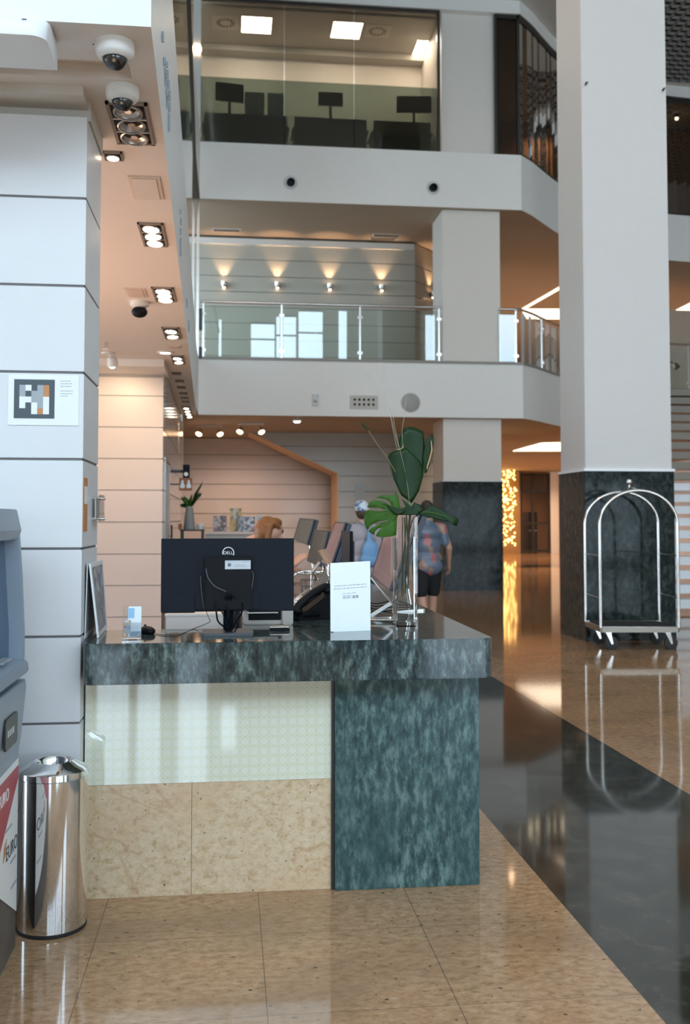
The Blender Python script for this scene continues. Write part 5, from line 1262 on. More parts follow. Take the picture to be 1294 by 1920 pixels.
# ================================================================== REAR SHELF THINGS
SH = 14.0
p0 = at(383, 997, Y=SH); p1 = at(500, 997, Y=SH)
sh = thing('display_shelf', 'pale shelf carrying brochures behind the reception', 'shelf', ((p0.x + p1.x) / 2, SH, 0))
put('board', MB().box(p0.x, p1.x, SH - .02, SH + .3, p0.z - .035, p0.z), mat('shelf_cream', (.72, .60, .52), .5), sh)
put('cabinet_body', MB().box(p0.x + .02, p1.x - .02, SH + .02, SH + .28, 0, p0.z - .035), mat('shelf_body', (.48, .44, .42), .5), sh)
q0 = at(337, 993, Y=13.4); q1 = at(383, 993, Y=13.4)
sd = thing('console_table', 'dark console table under the grey vase behind the reception', 'table', ((q0.x + q1.x) / 2, 13.5, 0))
put('tabletop', MB().box(q0.x, q1.x, 13.4, 13.75, q0.z - .02, q0.z), M_dark, sd)
for x in (q0.x + .01, q1.x - .04):
    for y in (13.41, 13.70): put('leg', MB().box(x, x + .03, y, y + .03, 0, q0.z - .02), M_dark, sd)
vz = q0.z
gv = thing('stoneware_vase', 'tapered grey vase of tropical leaves on the dark console table', 'vase', (at(355, 990, Y=13.55).x, 13.55, vz))
put('body', MB(True).lathe([(0, 0), (.078, 0), (.080, .01), (.062, .18), (.045, .30), (.043, .315), (.036, .31), (.03, .25), (0, .24)], (0, 0, 0), 28), mat('grey_ceramic', (.27, .26, .24), .5, noise=.08), gv, world=False)
random.seed(4)
for k in range(11):
    ang = random.uniform(-1.0, 1.0) if k else .35
    ln = random.uniform(.14, .26) if k else .38
    tip = Vector((sin(ang + .15) * ln, random.uniform(-.08, .06), .32 + cos(ang) * ln * .95 - (.12 if abs(ang) > .8 else 0)))
    base = Vector((0, 0, .29)); side_v = (tip - base).cross(Vector((0, 1, 0))).normalized() * (.030 if k % 2 else .018)
    mb = MB(True); m1 = base.lerp(tip, .45) + Vector((0, -.02, .02))
    vv = [mb.bm.verts.new(p) for p in (base, base.lerp(tip, .25) + side_v * .7, m1 + side_v, base.lerp(tip, .8) + side_v * .6, tip, base.lerp(tip, .8) - side_v * .6, m1 - side_v, base.lerp(tip, .25) - side_v * .7)]
    mb.bm.faces.new(vv)
    solid(put('leaf', mb, M_leaf2 if k % 3 else M_leaf, gv, world=False), .002)
tag(put('white_bowl', MB(True).lathe([(0, 0), (.03, 0), (.05, .05), (.055, .075), (.048, .075), (.0, .02)], (at(375, 990, Y=13.6).x, 13.6, vz), 24), M_paper), 'small white bowl on the console table right of the grey vase', 'bowl')
tag(put('small_wooden_box', MB().box(at(334.5, 990, Y=13.5).x, at(341, 990, Y=13.5).x, 13.45, 13.55, vz, at(338, 982, Y=13.5).z), mat('orange_wood', (.32, .12, .05), .5), bevel=.004), 'small orange-brown box at the left end of the console table', 'box')
# brochures
def brochure(x0, y0, x1, y1, cols, lab, dy=0.0, nm='brochure'):
    a = at(x0, y0, Y=SH + .12 + dy); b = at(x1, y1, Y=SH + .12 + dy)
    t = thing(nm, lab, 'brochure', ((a.x + b.x) / 2, SH + .12 + dy, p0.z), group='brochures on the pale shelf')
    w_ = b.x - a.x; hh = a.z - p0.z
    R0_ = Matrix.Rotation(radians(-8), 3, 'X')
    put('cover', MB().prism([(0, 0), (.004, 0), (.004 + hh * .1, hh), (hh * .1, hh)], a.x, b.x, 'X'), cols, t, world=False)
    for v_ in t.children[0].data.vertices: v_.co.x -= (a.x + b.x) / 2
    put('back_strut', MB().prism([(.006 + hh * .06, hh * .6), (.012 + hh * .06, hh * .6), (hh * .35, 0), (hh * .33, 0)], -w_ * .1, w_ * .1, 'X'), M_paper, t, world=False)
PRA = printmat('brochure_print', [(.10, .14, .18), (.30, .16, .13), (.45, .33, .30), (.06, .07, .10), (.40, .42, .44)], (1, 1, 1.4), 22)
PRB = printmat('brochure_yellow_print', [(.50, .30, .06), (.55, .38, .12), (.28, .17, .06), (.45, .47, .46)], (1.3, 1, .8), 18)
PRC = printmat('brochure_blue_print', [(.05, .06, .09), (.42, .44, .50), (.09, .10, .16), (.40, .20, .20), (.55, .57, .60)], (1, 1, 1.2), 24)
brochure(400, 967, 412, 991, PRA, 'dark brochure at the left end of the shelf row')
brochure(412.5, 967, 425, 991, printmat('brochure_red_print', [(.35, .12, .10), (.08, .06, .06), (.45, .34, .32), (.22, .10, .09)], (1, 1, 1.3), 24), 'reddish brochure, second from the left on the shelf')
brochure(431, 953, 453, 988, PRB, 'tall yellow poster card, highest on the shelf', .08)
brochure(445, 968, 458, 990, printmat('brochure_grey_print', [(.35, .38, .40), (.10, .12, .15), (.22, .24, .27)], (1, 1, 1), 26), 'grey-blue brochure in front of the tall yellow card', -.03)
brochure(459, 969, 478, 991, PRC, 'blue and white patterned brochure right of the grey one')
brochure(482, 968, 497, 990, mat('pale_blue_cover', (.28, .48, .66), .4), 'plain pale blue card beside the red-haired person')
# speaker box and red picture on the glossy wall
q = at(343, 871, Y=13.6); r_ = at(355, 896, Y=13.6)
sp = thing('wall_speaker', 'narrow black speaker on the glossy wall above the orange picture', 'speaker', (q.x, 13.7, r_.z))
put('cabinet', MB().box(q.x, r_.x, 13.6, 13.75, r_.z, q.z), M_satin, sp, .004)
put('bracket', MB().box(-.80, q.x, 13.66, 13.70, (q.z + r_.z) / 2 - .02, (q.z + r_.z) / 2 + .02), M_dark, sp)
put('driver', MB(True).cyl(((q.x + r_.x) / 2, 13.6, r_.z + .05), ((q.x + r_.x) / 2, 13.595, r_.z + .05), .028, 20), M_metal, sp)
q = at(336, 896, Y=13.5); r_ = at(360, 920, Y=13.5)
pc_ = thing('square_picture', 'orange-brown square picture with two white figures on the glossy wall', 'picture', ((q.x + r_.x) / 2, 13.5, r_.z))
put('board', MB().box(q.x, r_.x, 13.5, 13.53, r_.z, q.z), mat('red_brown_board', (.34, .13, .06), .5), pc_, .003)
cxx, czz = (q.x + r_.x) / 2, (q.z + r_.z) / 2
for s in (-1, 1):
    put('white_figure', MB(True).lathe([(0, -.055), (.028, -.05), (.034, -.02), (.018, .01), (.014, .03), (.017, .045), (0, .06)], (cxx + s * .042, 13.497, czz), 16), M_paper, pc_)
    pc_.children[-1].scale = (1, .12, 1)
put('wall_arm', MB().box(-.80, q.x, 13.51, 13.525, czz - .01, czz + .01), M_dark, pc_)
# glossy wall cupboard doors
mb = MB()
dr = bpy.data.objects.new('door_1', None); COL.objects.link(dr); dr.location = (-.77, 12.2, 0); dr['kind'] = 'structure'
def lwx(Y): return -.762 - (Y - 11.52) * .0127
put('frame', MB().box(lwx(12.0), lwx(12.0) + .018, 11.9, 11.94, 0, 2.25).box(lwx(12.5), lwx(12.5) + .018, 12.8, 12.84, 0, 2.25).box(lwx(12.3), lwx(12.3) + .018, 11.9, 12.84, 2.25, 2.29), M_metal, dr)
put('leaf', MB().box(lwx(12.3), lwx(12.3) + .010, 11.95, 12.79, .01, 2.24), mat('pale_grey_door', (.56, .62, .64), .25), dr)
put('handle', MB(True).cyl((lwx(12.6) + .05, 12.70, 1.30), (lwx(12.6) + .05, 12.70, 1.48), .012, 10).cyl((lwx(12.6), 12.70, 1.34), (lwx(12.6) + .05, 12.70, 1.34), .006, 8), M_dark, dr)

# ================================================================== LUGGAGE CART
lc = thing('luggage_cart', 'polished steel hotel luggage cart parked before the near column', 'luggage cart', (4.875, 11.62, 0), radians(-6.3))
W2, D2 = .475, .37; zb = .27
put('platform', MB().rbox(-W2, W2, -D2, D2, zb - .055, zb, .03), mat('cart_bronze', (.26, .23, .19), .3, .8), lc, .004, world=False)
put('carpet_deck', MB().rbox(-W2 + .05, W2 - .05, -D2 + .04, D2 - .04, zb, zb + .012, .02), M_carpet, lc, world=False)
put('deck_trim', MB(True).tube([(-W2 + .02, -D2 + .02, zb + .004), (W2 - .02, -D2 + .02, zb + .004), (W2 - .02, D2 - .02, zb + .004), (-W2 + .02, D2 - .02, zb + .004)], .010, 8, closed=True), M_chrome, lc, world=False)
AH = 1.895; AR = W2 - .012; zs_ = AH - .40
def arch_pts(y):
    pts = [(-AR, y, zb)]
    for k in range(5): pts.append((-AR, y, lerp(zb, zs_, (k + 1) / 5)))
    for k in range(1, 25):
        a_ = pi - pi * k / 24; pts.append((AR * cos(a_), y, zs_ + .40 * sin(a_)))
    for k in range(5): pts.append((AR, y, lerp(zs_, zb, (k + 1) / 5)))
    return pts
for y in (-D2 + .015, D2 - .015): put('arch_tube', MB(True).tube(arch_pts(y), .019, 14), M_chrome, lc, world=False)
for s in (-1, 1):
    for z in (.62, 1.12): put('side_rail', MB(True).cyl((s * AR, -D2 + .015, z), (s * AR, D2 - .015, z), .007, 10), M_metal, lc, world=False)
put('top_bar', MB(True).tube(bez([(0.0, -D2 + .015, AH), (0, -.1, AH + .035), (0, .1, AH + .035), (0, D2 - .015, AH)], 18), .014, 12), M_chrome, lc, world=False)
put('finial', MB(True).lathe([(0, 0), (.022, 0), (.016, .015), (.012, .045), (.03, .06), (.038, .085), (.03, .11), (0, .122)], (0, 0, AH + .03), 24), M_chrome, lc, world=False)
for sx in (-1, 1):
    for sy in (-1, 1):
        x, y = sx * (W2 - .12), sy * (D2 - .10)
        c_ = put('caster_fork', MB().box(x - .035, x + .035, y - .035, y + .035, zb - .068, zb - .055).prism([(x - .03, zb - .068), (x + .03, zb - .068), (x + .055, .075), (x + .035, .065)], y - .030, y - .024, 'Y').prism([(x - .03, zb - .068), (x + .03, zb - .068), (x + .055, .075), (x + .035, .065)], y + .024, y + .030, 'Y'), M_chrome, lc, .001, world=False)
        w_ = put('wheel', MB(True).lathe([(0, -.018), (.055, -.018), (.078, -.015), (.080, 0), (.078, .015), (.055, .018), (0, .018)], (x + .04, y, .080), 32, (0, 1, 0)), M_rubber, c_, world=False)
        put('hub', MB(True).cyl((x + .04, y - .032, .08), (x + .04, y + .032, .08), .012, 14), M_chrome, w_, world=False)

# ================================================================== REAR HALL BEYOND THE COLUMN
# shop front, door and fairy-light curtain at the far end
YS = 44.0
def hp(px, py, Y=YS): return at(px, py, Y=Y)
sf = bpy.data.objects.new('door_2', None); COL.objects.link(sf); sf.location = (12.5, YS, 0); sf['kind'] = 'structure'
xa, xb = hp(974, 900).x, hp(1031, 900).x
put('glass', MB().box(xa, xb, YS, YS + .03, 0, 3.7), M_shopglass, sf)
mb = MB()
for x in (xa, hp(996, 900).x, xb - .1): mb.box(x, x + .12, YS - .06, YS + .02, 0, 3.7)
for z in (hp(1000, 922).z, hp(1000, 981).z, .12, 3.6): mb.box(xa, xb, YS - .05, YS + .02, z - .05, z + .05)
put('frame', mb, M_dark, sf)
struct('wall_shop_pier', MB().box(xb, hp(1046, 900).x, YS - .1, YS + .3, 0, 3.75), M_white)
struct('wall_shop_left', MB().box(hp(966, 900).x, xa, YS - .1, YS + .3, 0, 3.75), mat('shop_pier', (.45, .32, .22), .4))
struct('wall_shop_inside', MB().box(8.0, 17, 47.6, 47.8, 0, 3.75), mat('shop_inside', (.40, .22, .11), .5, noise=.3, nscale=1))
struct('wall_shop_right', MB().box(hp(1046, 900).x, 17, YS, YS + .2, 0, 3.75), mat('shop_red', (.45, .25, .18), .4, noise=.3, nscale=1.5))
t = thing('shop_display', 'dark display cabinet behind the far glass doors', 'cabinet', (hp(1018, 1000).x, 46.0, 0))
put('cabinet', MB().box(hp(1010, 1000).x, hp(1028, 1000).x, 45.6, 46.4, 0, 1.9), M_dark, t)
put('shelf', MB().box(hp(1011, 1000).x, hp(1027, 1000).x, 45.55, 45.6, 1.0, 1.05), M_white, t)
fy = 43.0
random.seed(11)
mb = MB()
x0_, x1_ = at(937, 950, Y=fy).x, at(967, 950, Y=fy).x; zt0 = at(950, 872, Y=fy).z; zb0 = at(950, 1030, Y=fy).z
for k in range(300):
    x = random.uniform(x0_ - .5, x1_); z = zb0 + (zt0 - zb0) * (random.random() ** .8); r_ = random.uniform(.03, .06)
    mb.lathe([(0, -r_), (r_, 0), (0, r_)], (x, fy + random.uniform(-.15, .15), z), 5)
fl = put('fairy_light_curtain', mb, mat('lit_fairy_lamp', (1, .7, .3), .4, emit=(1, .62, .20), estr=5)); tag(fl, 'tall curtain of golden fairy lights at the end of the hall', 'fairy lights'); fl['kind'] = 'stuff'
struct('wall_fairy_backing', MB().box(x0_ - 3, hp(966, 900).x, fy + .4, fy + .5, 0, 3.75), mat('gold_backing', (.30, .18, .07), .4))
# lit coves in the hall ceilings
def ribbon_flat(pts_out, Z, name, label, m, drop=.02):
    P = [at(x, y, Z=Z) for x, y in pts_out]
    mb = MB(); lo = [mb.bm.verts.new((p.x, p.y, Z - drop)) for p in P]; hi = [mb.bm.verts.new((p.x, p.y, Z - .002)) for p in P]
    mb.bm.faces.new(lo[::-1]); mb.bm.faces.new(hi)
    for k in range(len(P)): j = (k + 1) % len(P); mb.bm.faces.new((lo[k], lo[j], hi[j], hi[k]))
    return tag(put(name, mb, m), label, 'ceiling light')
ribbon_flat([(962, 845), (990, 837), (1016, 830), (1062, 829), (1130, 829), (1130, 845)], 3.765, 'cove_light', 'wide glowing cove in the ground floor ceiling beyond the far column', M_cove)
ribbon_flat([(977, 579), (1110, 579), (1110, 598), (988, 597)], 8.40, 'cove_light', 'bright strip of light in the balcony ceiling left of the near column', M_cove)
ribbon_flat([(976, 580), (1060, 531), (1060, 536), (979, 582)], 8.40, 'cove_light', 'thin slanting line of light in the balcony ceiling above the bright strip', M_cove)
ribbon_flat([(1230, 600), (1320, 555), (1320, 576), (1230, 622)], 8.40, 'cove_light', 'slanting bright strip in the balcony ceiling right of the near column', M_cove)
# unseen warm lamps added to light the hall and balcony
for (x, y, z, p_) in ((6.5, 24.5, 3.72, 260), (8.5, 28, 3.72, 420), (7.5, 33, 3.72, 500), (11, 30, 3.72, 500), (10, 37, 3.72, 650), (13.5, 38, 3.72, 650), (9.5, 41, 3.72, 500), (14, 42, 3.72, 500), (7.8, 27, 8.35, 450), (11, 30, 8.35, 600), (9, 34, 8.35, 600), (14, 36, 8.35, 600), (9, 27, 12.9, 150)):
    lamp('added_hall_lamp', 'SPOT', (x, y, z), p_, WARM2, .07, spot=150, blend=1, to=(x, y, 0))
for (x, y, p_) in ((.2, 25.4, 150), (-.3, 22.5, 80), (1.6, 23.4, 80), (1.2, 19.5, 60)):
    lamp('reception_ceiling_lamp', 'SPOT', (x, y, 3.70), p_, (1, .66, .46), .07, spot=150, blend=1, to=(x, y, 0))
struct('wall_balcony_back', MB().box(6.62, 17, 42, 42.2, 4.95, 8.4), mat('brown_inner_wall', (.38, .25, .16), .6))
p = at(1269, 222, Y=26.5)
t = thing('ceiling_spotlight', 'small lit spotlight behind the dark upper window right of the near column', 'spotlight', (p.x, 26.5, p.z))
put('housing', MB(True).cyl((0, 0, .10), (0, 0, .02), .06, 16), M_dark, t, world=False)
put('bulb', MB(True).sphere((0, 0, 0), .05, 12, 8), M_lampon, t, world=False)
put('rod', MB().cyl((0, 0, .1), (0, 0, 13.1 - p.z), .01, 6), M_dark, t, world=False)
for (px, py, lab) in ((370, 92, 'bright globe lamp beside the left jamb of the upper office'),):
    p = at(px + 1, py, Y=20.9)
    t = thing('globe_wall_lamp', lab, 'wall lamp', (p.x - .02, 20.9, p.z))
    put('globe', MB(True).sphere((0, 0, 0), .10, 18, 12, (1, 1, 1.1)), mat('lit_globe', (1, .85, .6), .4, emit=(1, .72, .42), estr=7), t, world=False)
    put('bracket', MB().box(-.03, .03, 0, .06, -.03, .03), M_metal, t, world=False)
p = at(372, 252, Y=20.9)
t = thing('wall_floodlight', 'white unlit round fitting on the upper band beside the left jamb', 'wall lamp', (p.x - .03, 20.93, p.z))
put('housing', MB(True).sphere((0, 0, 0), .11, 18, 12, (.8, .7, 1.3)), mat('fitting_white', (.74, .74, .72), .4), t, world=False)
put('bracket', MB().box(-.03, .03, 0, .07, -.03, .03), M_metal, t, world=False)

# small bowl bench seen behind the curved glass
p = at(958, 275, Y=22.6)
tag(put('round_planter', MB(True).lathe([(0, 0), (.42, 0), (.52, .30), (.50, .34), (0, .30)], (p.x, 22.9, 9.64), 32), M_dark), 'dark round planter on the upper floor behind the narrow window', 'planter')

# ================================================================== STAIRCASE AT THE RIGHT
stc = thing('staircase', 'open-tread staircase with pale steps at the right picture edge', 'staircase', (9, 16, 0))
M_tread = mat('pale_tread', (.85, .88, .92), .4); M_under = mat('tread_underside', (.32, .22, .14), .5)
SX0 = 7.15; NST = 20; SDX = .128; RISE = .2255
for k in range(NST):
    z = RISE * (k + 1); y = 15.6 + .30 * k; x = SX0 + SDX * k
    put('tread', MB().box(x, x + 3.2, y, y + .36, z - .145, z), M_tread if k < 10 else mat('shade_coloured_tread', (.30, .27, .23), .4), stc)  # upper treads carry their shade in a darker colour
mb = MB(); zt_s = RISE * NST
q_ = [(SX0 + 1.6, 15.5, 0), (SX0 + 1.6, 15.9, 0), (SX0 + 1.6 + SDX * NST, 15.9 + .3 * NST, zt_s - .1), (SX0 + 1.6 + SDX * NST, 15.5 + .3 * NST, zt_s - .1)]
f_ = [mb.bm.verts.new(p) for p in q_]; g_ = [mb.bm.verts.new((p[0] + .1, p[1], p[2])) for p in q_]
mb.bm.faces.new(f_); mb.bm.faces.new(g_[::-1])
for k in range(4): mb.bm.faces.new((f_[k], g_[k], g_[(k + 1) % 4], f_[(k + 1) % 4]))
put('stringer', mb, M_dark, stc)
zl = RISE * NST
put('landing', MB().box(SX0 + SDX * NST + .2, 17, 15.6 + .3 * NST + .1, 24.5, zl - .2, zl + .05), M_under, stc)
hr = [Vector((SX0 - .02, 15.3, .95)), Vector((SX0 - .02, 15.6, 1.15)), Vector((SX0 - .02 + SDX * NST, 15.6 + .3 * NST, zl + 1.0))]
put('handrail', MB(True).tube(hr, .025, 10), M_dark, stc)
for k in range(0, NST, 3): put('baluster', MB(True).cyl((SX0 - .02 + SDX * k, 15.75 + .3 * k, RISE * (k + 1) - .1), (SX0 - .02 + SDX * k, 15.75 + .3 * k, RISE * (k + 1) + .95), .012, 8), M_metal, stc)
lr = thing('landing_railing', 'dark glass railing with bright studs above the staircase', 'railing', (9.5, 21.2, zl))
put('glass_panel', MB().box(10.0, 17, 21.665, 21.685, zl - .62, zl - .02), mat('smoked_panel', (.06, .055, .05), .15), lr)
for k in range(8):
    put('stud', MB(True).sphere((10.0 + .30 * k, 21.64, zl - .16 - .10 * (k % 3)), .035, 10, 6), M_chrome, lr)
sl = thing('bracket_spotlight', 'small dark bracket lamp on the beige wall above the staircase', 'wall lamp', (at(1263, 685, Y=23).x, 23, at(1263, 685, Y=23).z))
put('arm', MB(True).tube([(-.3, 0, .2), (0, 0, .05), (.05, 0, -.02)], .014, 8), M_dark, sl, world=False)
put('head', MB(True).lathe([(0, 0), (.05, .02), (.08, .14), (0, .13)], (.02, 0, .05), 16, (.3, -.5, -.8)), M_metal, sl, world=False)
struct('wall_stair_back', MB().box(10.2, 17, 27.0, 27.2, 4.95, 7.6), mat('beige_back_wall', (.56, .46, .36), .5))
lamp('added_shop_lamp', 'SPOT', (13.5, 45.8, 3.6), 400, WARM2, .07, spot=150, blend=1, to=(13.5, 45.8, 0))  # unseen lamp added to brighten the shop interior
lamp('added_upper_window_lamp', 'SPOT', (6.0, 24.0, 12.9), 120, WARM2, .07, spot=150, blend=1, to=(6.0, 26, 10))  # unseen lamp added to lift the wall behind the narrow window
lamp('stair_ceiling_lamp', 'SPOT', (12.5, 23.5, 3.70), 25, WARM2, .07, spot=150, blend=1, to=(11.5, 22.5, 0))

# ================================================================== PEOPLE
def blend(name, shapes, m, parent, vox=.010, smooth=3):
    """shapes: ('c', p0, r0, p1, r1) tapered limbs and ('e', centre, radii, rot) ellipsoids fused into one continuous surface"""
    mb = MB()
    for s in shapes:
        if s[0] == 'c':
            p0, r0, p1, r1 = Vector(s[1]), s[2], Vector(s[3]), s[4]
            mb.cyl(p0, p1, r0, 16, r1); mb.sphere(p0, r0 * .995, 16, 10); mb.sphere(p1, r1 * .995, 16, 10)
        else:
            st = len(mb.bm.verts); mb.sphere((0, 0, 0), 1, 20, 14); mb.bm.verts.ensure_lookup_table()
            Rm = s[3] if len(s) > 3 else Matrix.Identity(3)
            for v_ in mb.bm.verts[st:]: v_.co = Rm @ Vector((v_.co.x * s[2][0], v_.co.y * s[2][1], v_.co.z * s[2][2])) + Vector(s[1])
    me = mb.mesh(name); o = bpy.data.objects.new(name, me); COL.objects.link(o)
    rm = o.modifiers.new('r', 'REMESH'); rm.mode = 'VOXEL'; rm.voxel_size = vox; rm.use_smooth_shade = True
    sm = o.modifiers.new('s', 'SMOOTH'); sm.factor = .5; sm.iterations = smooth
    bpy.context.view_layer.update()
    me2 = bpy.data.meshes.new_from_object(o.evaluated_get(bpy.context.evaluated_depsgraph_get()))
    bpy.data.objects.remove(o); me2.materials.clear(); me2.materials.append(m)
    r = bpy.data.objects.new(name, me2); COL.objects.link(r); r.parent = parent
    return r
def hand_shapes(w, d, side, curl=.5, s=1.0, nrm=Vector((0, 1, 0))):
    """palm, four separate fingers and a thumb from wrist w along d; nrm points out of the back of the hand"""
    w = Vector(w); d = Vector(d).normalized(); nrm = (nrm - d * nrm.dot(d)).normalized(); lat = d.cross(nrm) * side
    sh = [('c', w, .024 * s, w + d * .03 * s, .026 * s)]
    for i in range(4):
        b = w + d * .075 * s + lat * ((i - 1.5) * .019 * s)
        sh.append(('c', w + d * .02 * s + lat * ((i - 1.5) * .012 * s), .015 * s, b, .0115 * s))
        L_ = (.068, .078, .074, .058)[i] * s; q = b; dd = d.copy()
        for j in range(3):
            dd = (dd - nrm * curl * .55).normalized(); e = q + dd * L_ * (.45, .30, .25)[j]
            sh.append(('c', q, (.0098 - .0009 * j) * s, e, (.0090 - .0010 * j) * s)); q = e
    tb = w + d * .028 * s - lat * .026 * s; t1 = tb + (d * .6 - lat * .65 - nrm * .25).normalized() * .038 * s; t2 = t1 + (d * .9 - lat * .1 - nrm * .4).normalized() * .030 * s
    sh += [('c', tb, .014 * s, t1, .0115 * s), ('c', t1, .0115 * s, t2, .0095 * s)]
    return sh
def standing(label, loc, rz, H, shirt, shorts, arm='down', build=1.0, hair=None, cap=None, shoes=(.04, .04, .045)):
    """a person standing with the back to the viewer (faces +Y in own space)"""
    t = thing('person', label, 'person', loc, rz)
    k = H / 1.75; B = build
    def v(x, y, z): return Vector((x * k, y * k, z * k))
    body = []
    for s in (-1, 1):
        st = .10 * s
        body += [('c', v(.09 * s, 0, .92), .088 * k * B, v(.10 * s, .01 + st * .4, .50), .056 * k * B), ('c', v(.10 * s, .01 + st * .4, .50), .054 * k * B, v(.10 * s, st - .02, .30), .050 * k * B), ('c', v(.10 * s, st - .02, .30), .050 * k * B, v(.10 * s, st - .04, .08), .034 * k),
                 ('c', v(.10 * s, st - .06, .04), .034 * k, v(.115 * s, st + .12, .028), .026 * k)]
    body += [('e', v(0, 0, .96), (.155 * k * B, .11 * k * B, .12 * k)), ('e', v(0, 0, 1.16), (.135 * k * B, .095 * k * B, .17 * k)), ('e', v(0, 0, 1.33), (.165 * k * B, .10 * k * B, .13 * k)),
             ('c', v(-.15 * B, 0, 1.41), .050 * k, v(.15 * B, 0, 1.41), .050 * k), ('c', v(0, -.005, 1.42), .058 * k, v(0, .01, 1.54), .052 * k),
             ('e', v(0, .02, 1.635), (.074 * k, .094 * k, .112 * k)), ('e', v(0, .10, 1.615), (.014 * k, .022 * k, .022 * k)), ('c', v(-.02, .102, 1.575), .007 * k, v(.02, .102, 1.575), .007 * k), ('e', v(0, .07, 1.545), (.030 * k, .030 * k, .020 * k)),
             ('e', v(-.076, .015, 1.625), (.010 * k, .018 * k, .028 * k)), ('e', v(.076, .015, 1.625), (.010 * k, .018 * k, .028 * k))]
    hands = []
    for s in (-1, 1):
        sh = v(.185 * s * B, 0, 1.40); el = v(.245 * s * B + (.03 * s if arm == 'out' else 0), -.02 * s, 1.13); wr = v(.265 * s * B + (.06 * s if arm == 'out' else 0), .05 + .05 * s, .90)
        body += [('c', sh, .050 * k * B, el, .040 * k * B), ('c', el, .039 * k * B, wr, .026 * k)]
        body += hand_shapes(wr, wr - el + Vector((0, 0, -.1)), s, .45, k, Vector((s, 0, 0)))
    blend('body', body, M_skin, t, .0075, 2)
    top = [('e', v(0, 0, 1.00), (.180 * k * B, .125 * k * B, .12 * k)), ('e', v(0, 0, 1.16), (.158 * k * B, .118 * k * B, .18 * k)), ('e', v(0, 0, 1.33), (.185 * k * B, .118 * k * B, .13 * k)), ('c', v(-.16 * B, 0, 1.405), .064 * k, v(.16 * B, 0, 1.405), .064 * k), ('c', v(0, 0, 1.40), .075 * k, v(0, 0, 1.455), .066 * k), ('c', v(-.06, 0, .90), .135 * k * B, v(.06, 0, .90), .135 * k * B)]
    for s in (-1, 1): top.append(('c', v(.185 * s * B, 0, 1.39), .066 * k * B, v(.225 * s * B, -.012 * s, 1.20), .058 * k * B))
    blend('t_shirt', top, shirt, t, .012, 4)
    bot = []
    for s in (-1, 1): bot.append(('c', v(.085 * s, 0, .92), .115 * k * B, v(.105 * s, .01 + .04 * s, .56), .082 * k * B))
    bot.append(('e', v(0, 0, .93), (.170 * k * B, .125 * k * B, .10 * k)))
    blend('shorts', bot, shorts, t, .012, 3)
    for s in (-1, 1): blend('shoe', [('c', v(.10 * s, .10 * s - .07, .045), .045 * k, v(.115 * s, .10 * s + .13, .035), .036 * k), ('e', v(.10 * s, .10 * s - .06, .06), (.045 * k, .05 * k, .05 * k))], mat('shoe_%d' % int(H * 100), shoes, .6), t, .01, 3)
    if hair: blend('hair', [('e', v(0, .005, 1.665), (.086 * k, .104 * k, .098 * k)), ('e', v(0, -.04, 1.60), (.078 * k, .065 * k, .075 * k))], hair, t, .01, 2)
    if cap:
        c_ = blend('cap', [('e', v(0, .005, 1.685), (.094 * k, .112 * k, .085 * k)), ('e', v(0, -.01, 1.66), (.092 * k, .105 * k, .06 * k))], cap, t, .008, 2)
        blend('brim', [('e', v(0, .14, 1.665), (.075 * k, .07 * k, .010 * k))], cap, c_, .006, 1)
    return t, v
PC = at(678, 1010, Y=12.6)
mcap = printmat('cap_print', [(.55, .68, .82), (.70, .78, .85), (.16, .28, .45), (.62, .70, .80)], (1, 1, 1), 22)
t2, v = standing('person seen from behind in a patterned blue-white cap with a blue drawstring bag', (PC.x, 12.6, 0), radians(8), 1.78, mat('lilac_grey_shirt', (.40, .38, .42), .8, noise=.06), mat('navy_shorts', (.03, .035, .06), .8), build=.95, hair=mat('brown_hair', (.05, .03, .02), .6), cap=mcap)
bg_ = thing('drawstring_bag', 'light blue drawstring bag hanging on the capped person\'s back', 'bag', t2.location, radians(8))
blend('sack', [('e', v(.06, -.185, 1.12), (.115, .06, .15)), ('e', v(.06, -.18, 1.03), (.135, .065, .10)), ('c', v(.055, -.16, 1.24), .045, v(.05, -.145, 1.36), .018)], mat('bag_blue', (.17, .36, .62), .6, noise=.15, nscale=14, bump=.4), bg_, .01, 3)
put('cord', MB(True).tube(bez([v(.05, -.15, 1.35), v(.0, -.13, 1.45), v(-.05, -.05, 1.485)], 12), .006, 6).tube(bez([v(.05, -.15, 1.35), v(.10, -.13, 1.42), v(.12, -.05, 1.475)], 12), .006, 6), mat('bag_cord', (.10, .17, .26), .6), bg_, world=False)
PD = at(801, 1010, Y=13.2)
mshirt = printmat('shirt_print', [(.13, .17, .24), (.15, .20, .28), (.12, .16, .22), (.14, .18, .25), (.40, .14, .14), (.13, .17, .24), (.10, .16, .24), (.36, .22, .16)], (1, 1, .8), 10)
standing('person seen from behind in a patterned blue-grey t-shirt and black shorts, right arm hanging', (PD.x, 13.2, 0), radians(12), 1.80, mshirt, mat('black_shorts', (.008, .008, .010), .8), arm='out', build=1.12, hair=mat('dark_hair', (.03, .02, .015), .6))
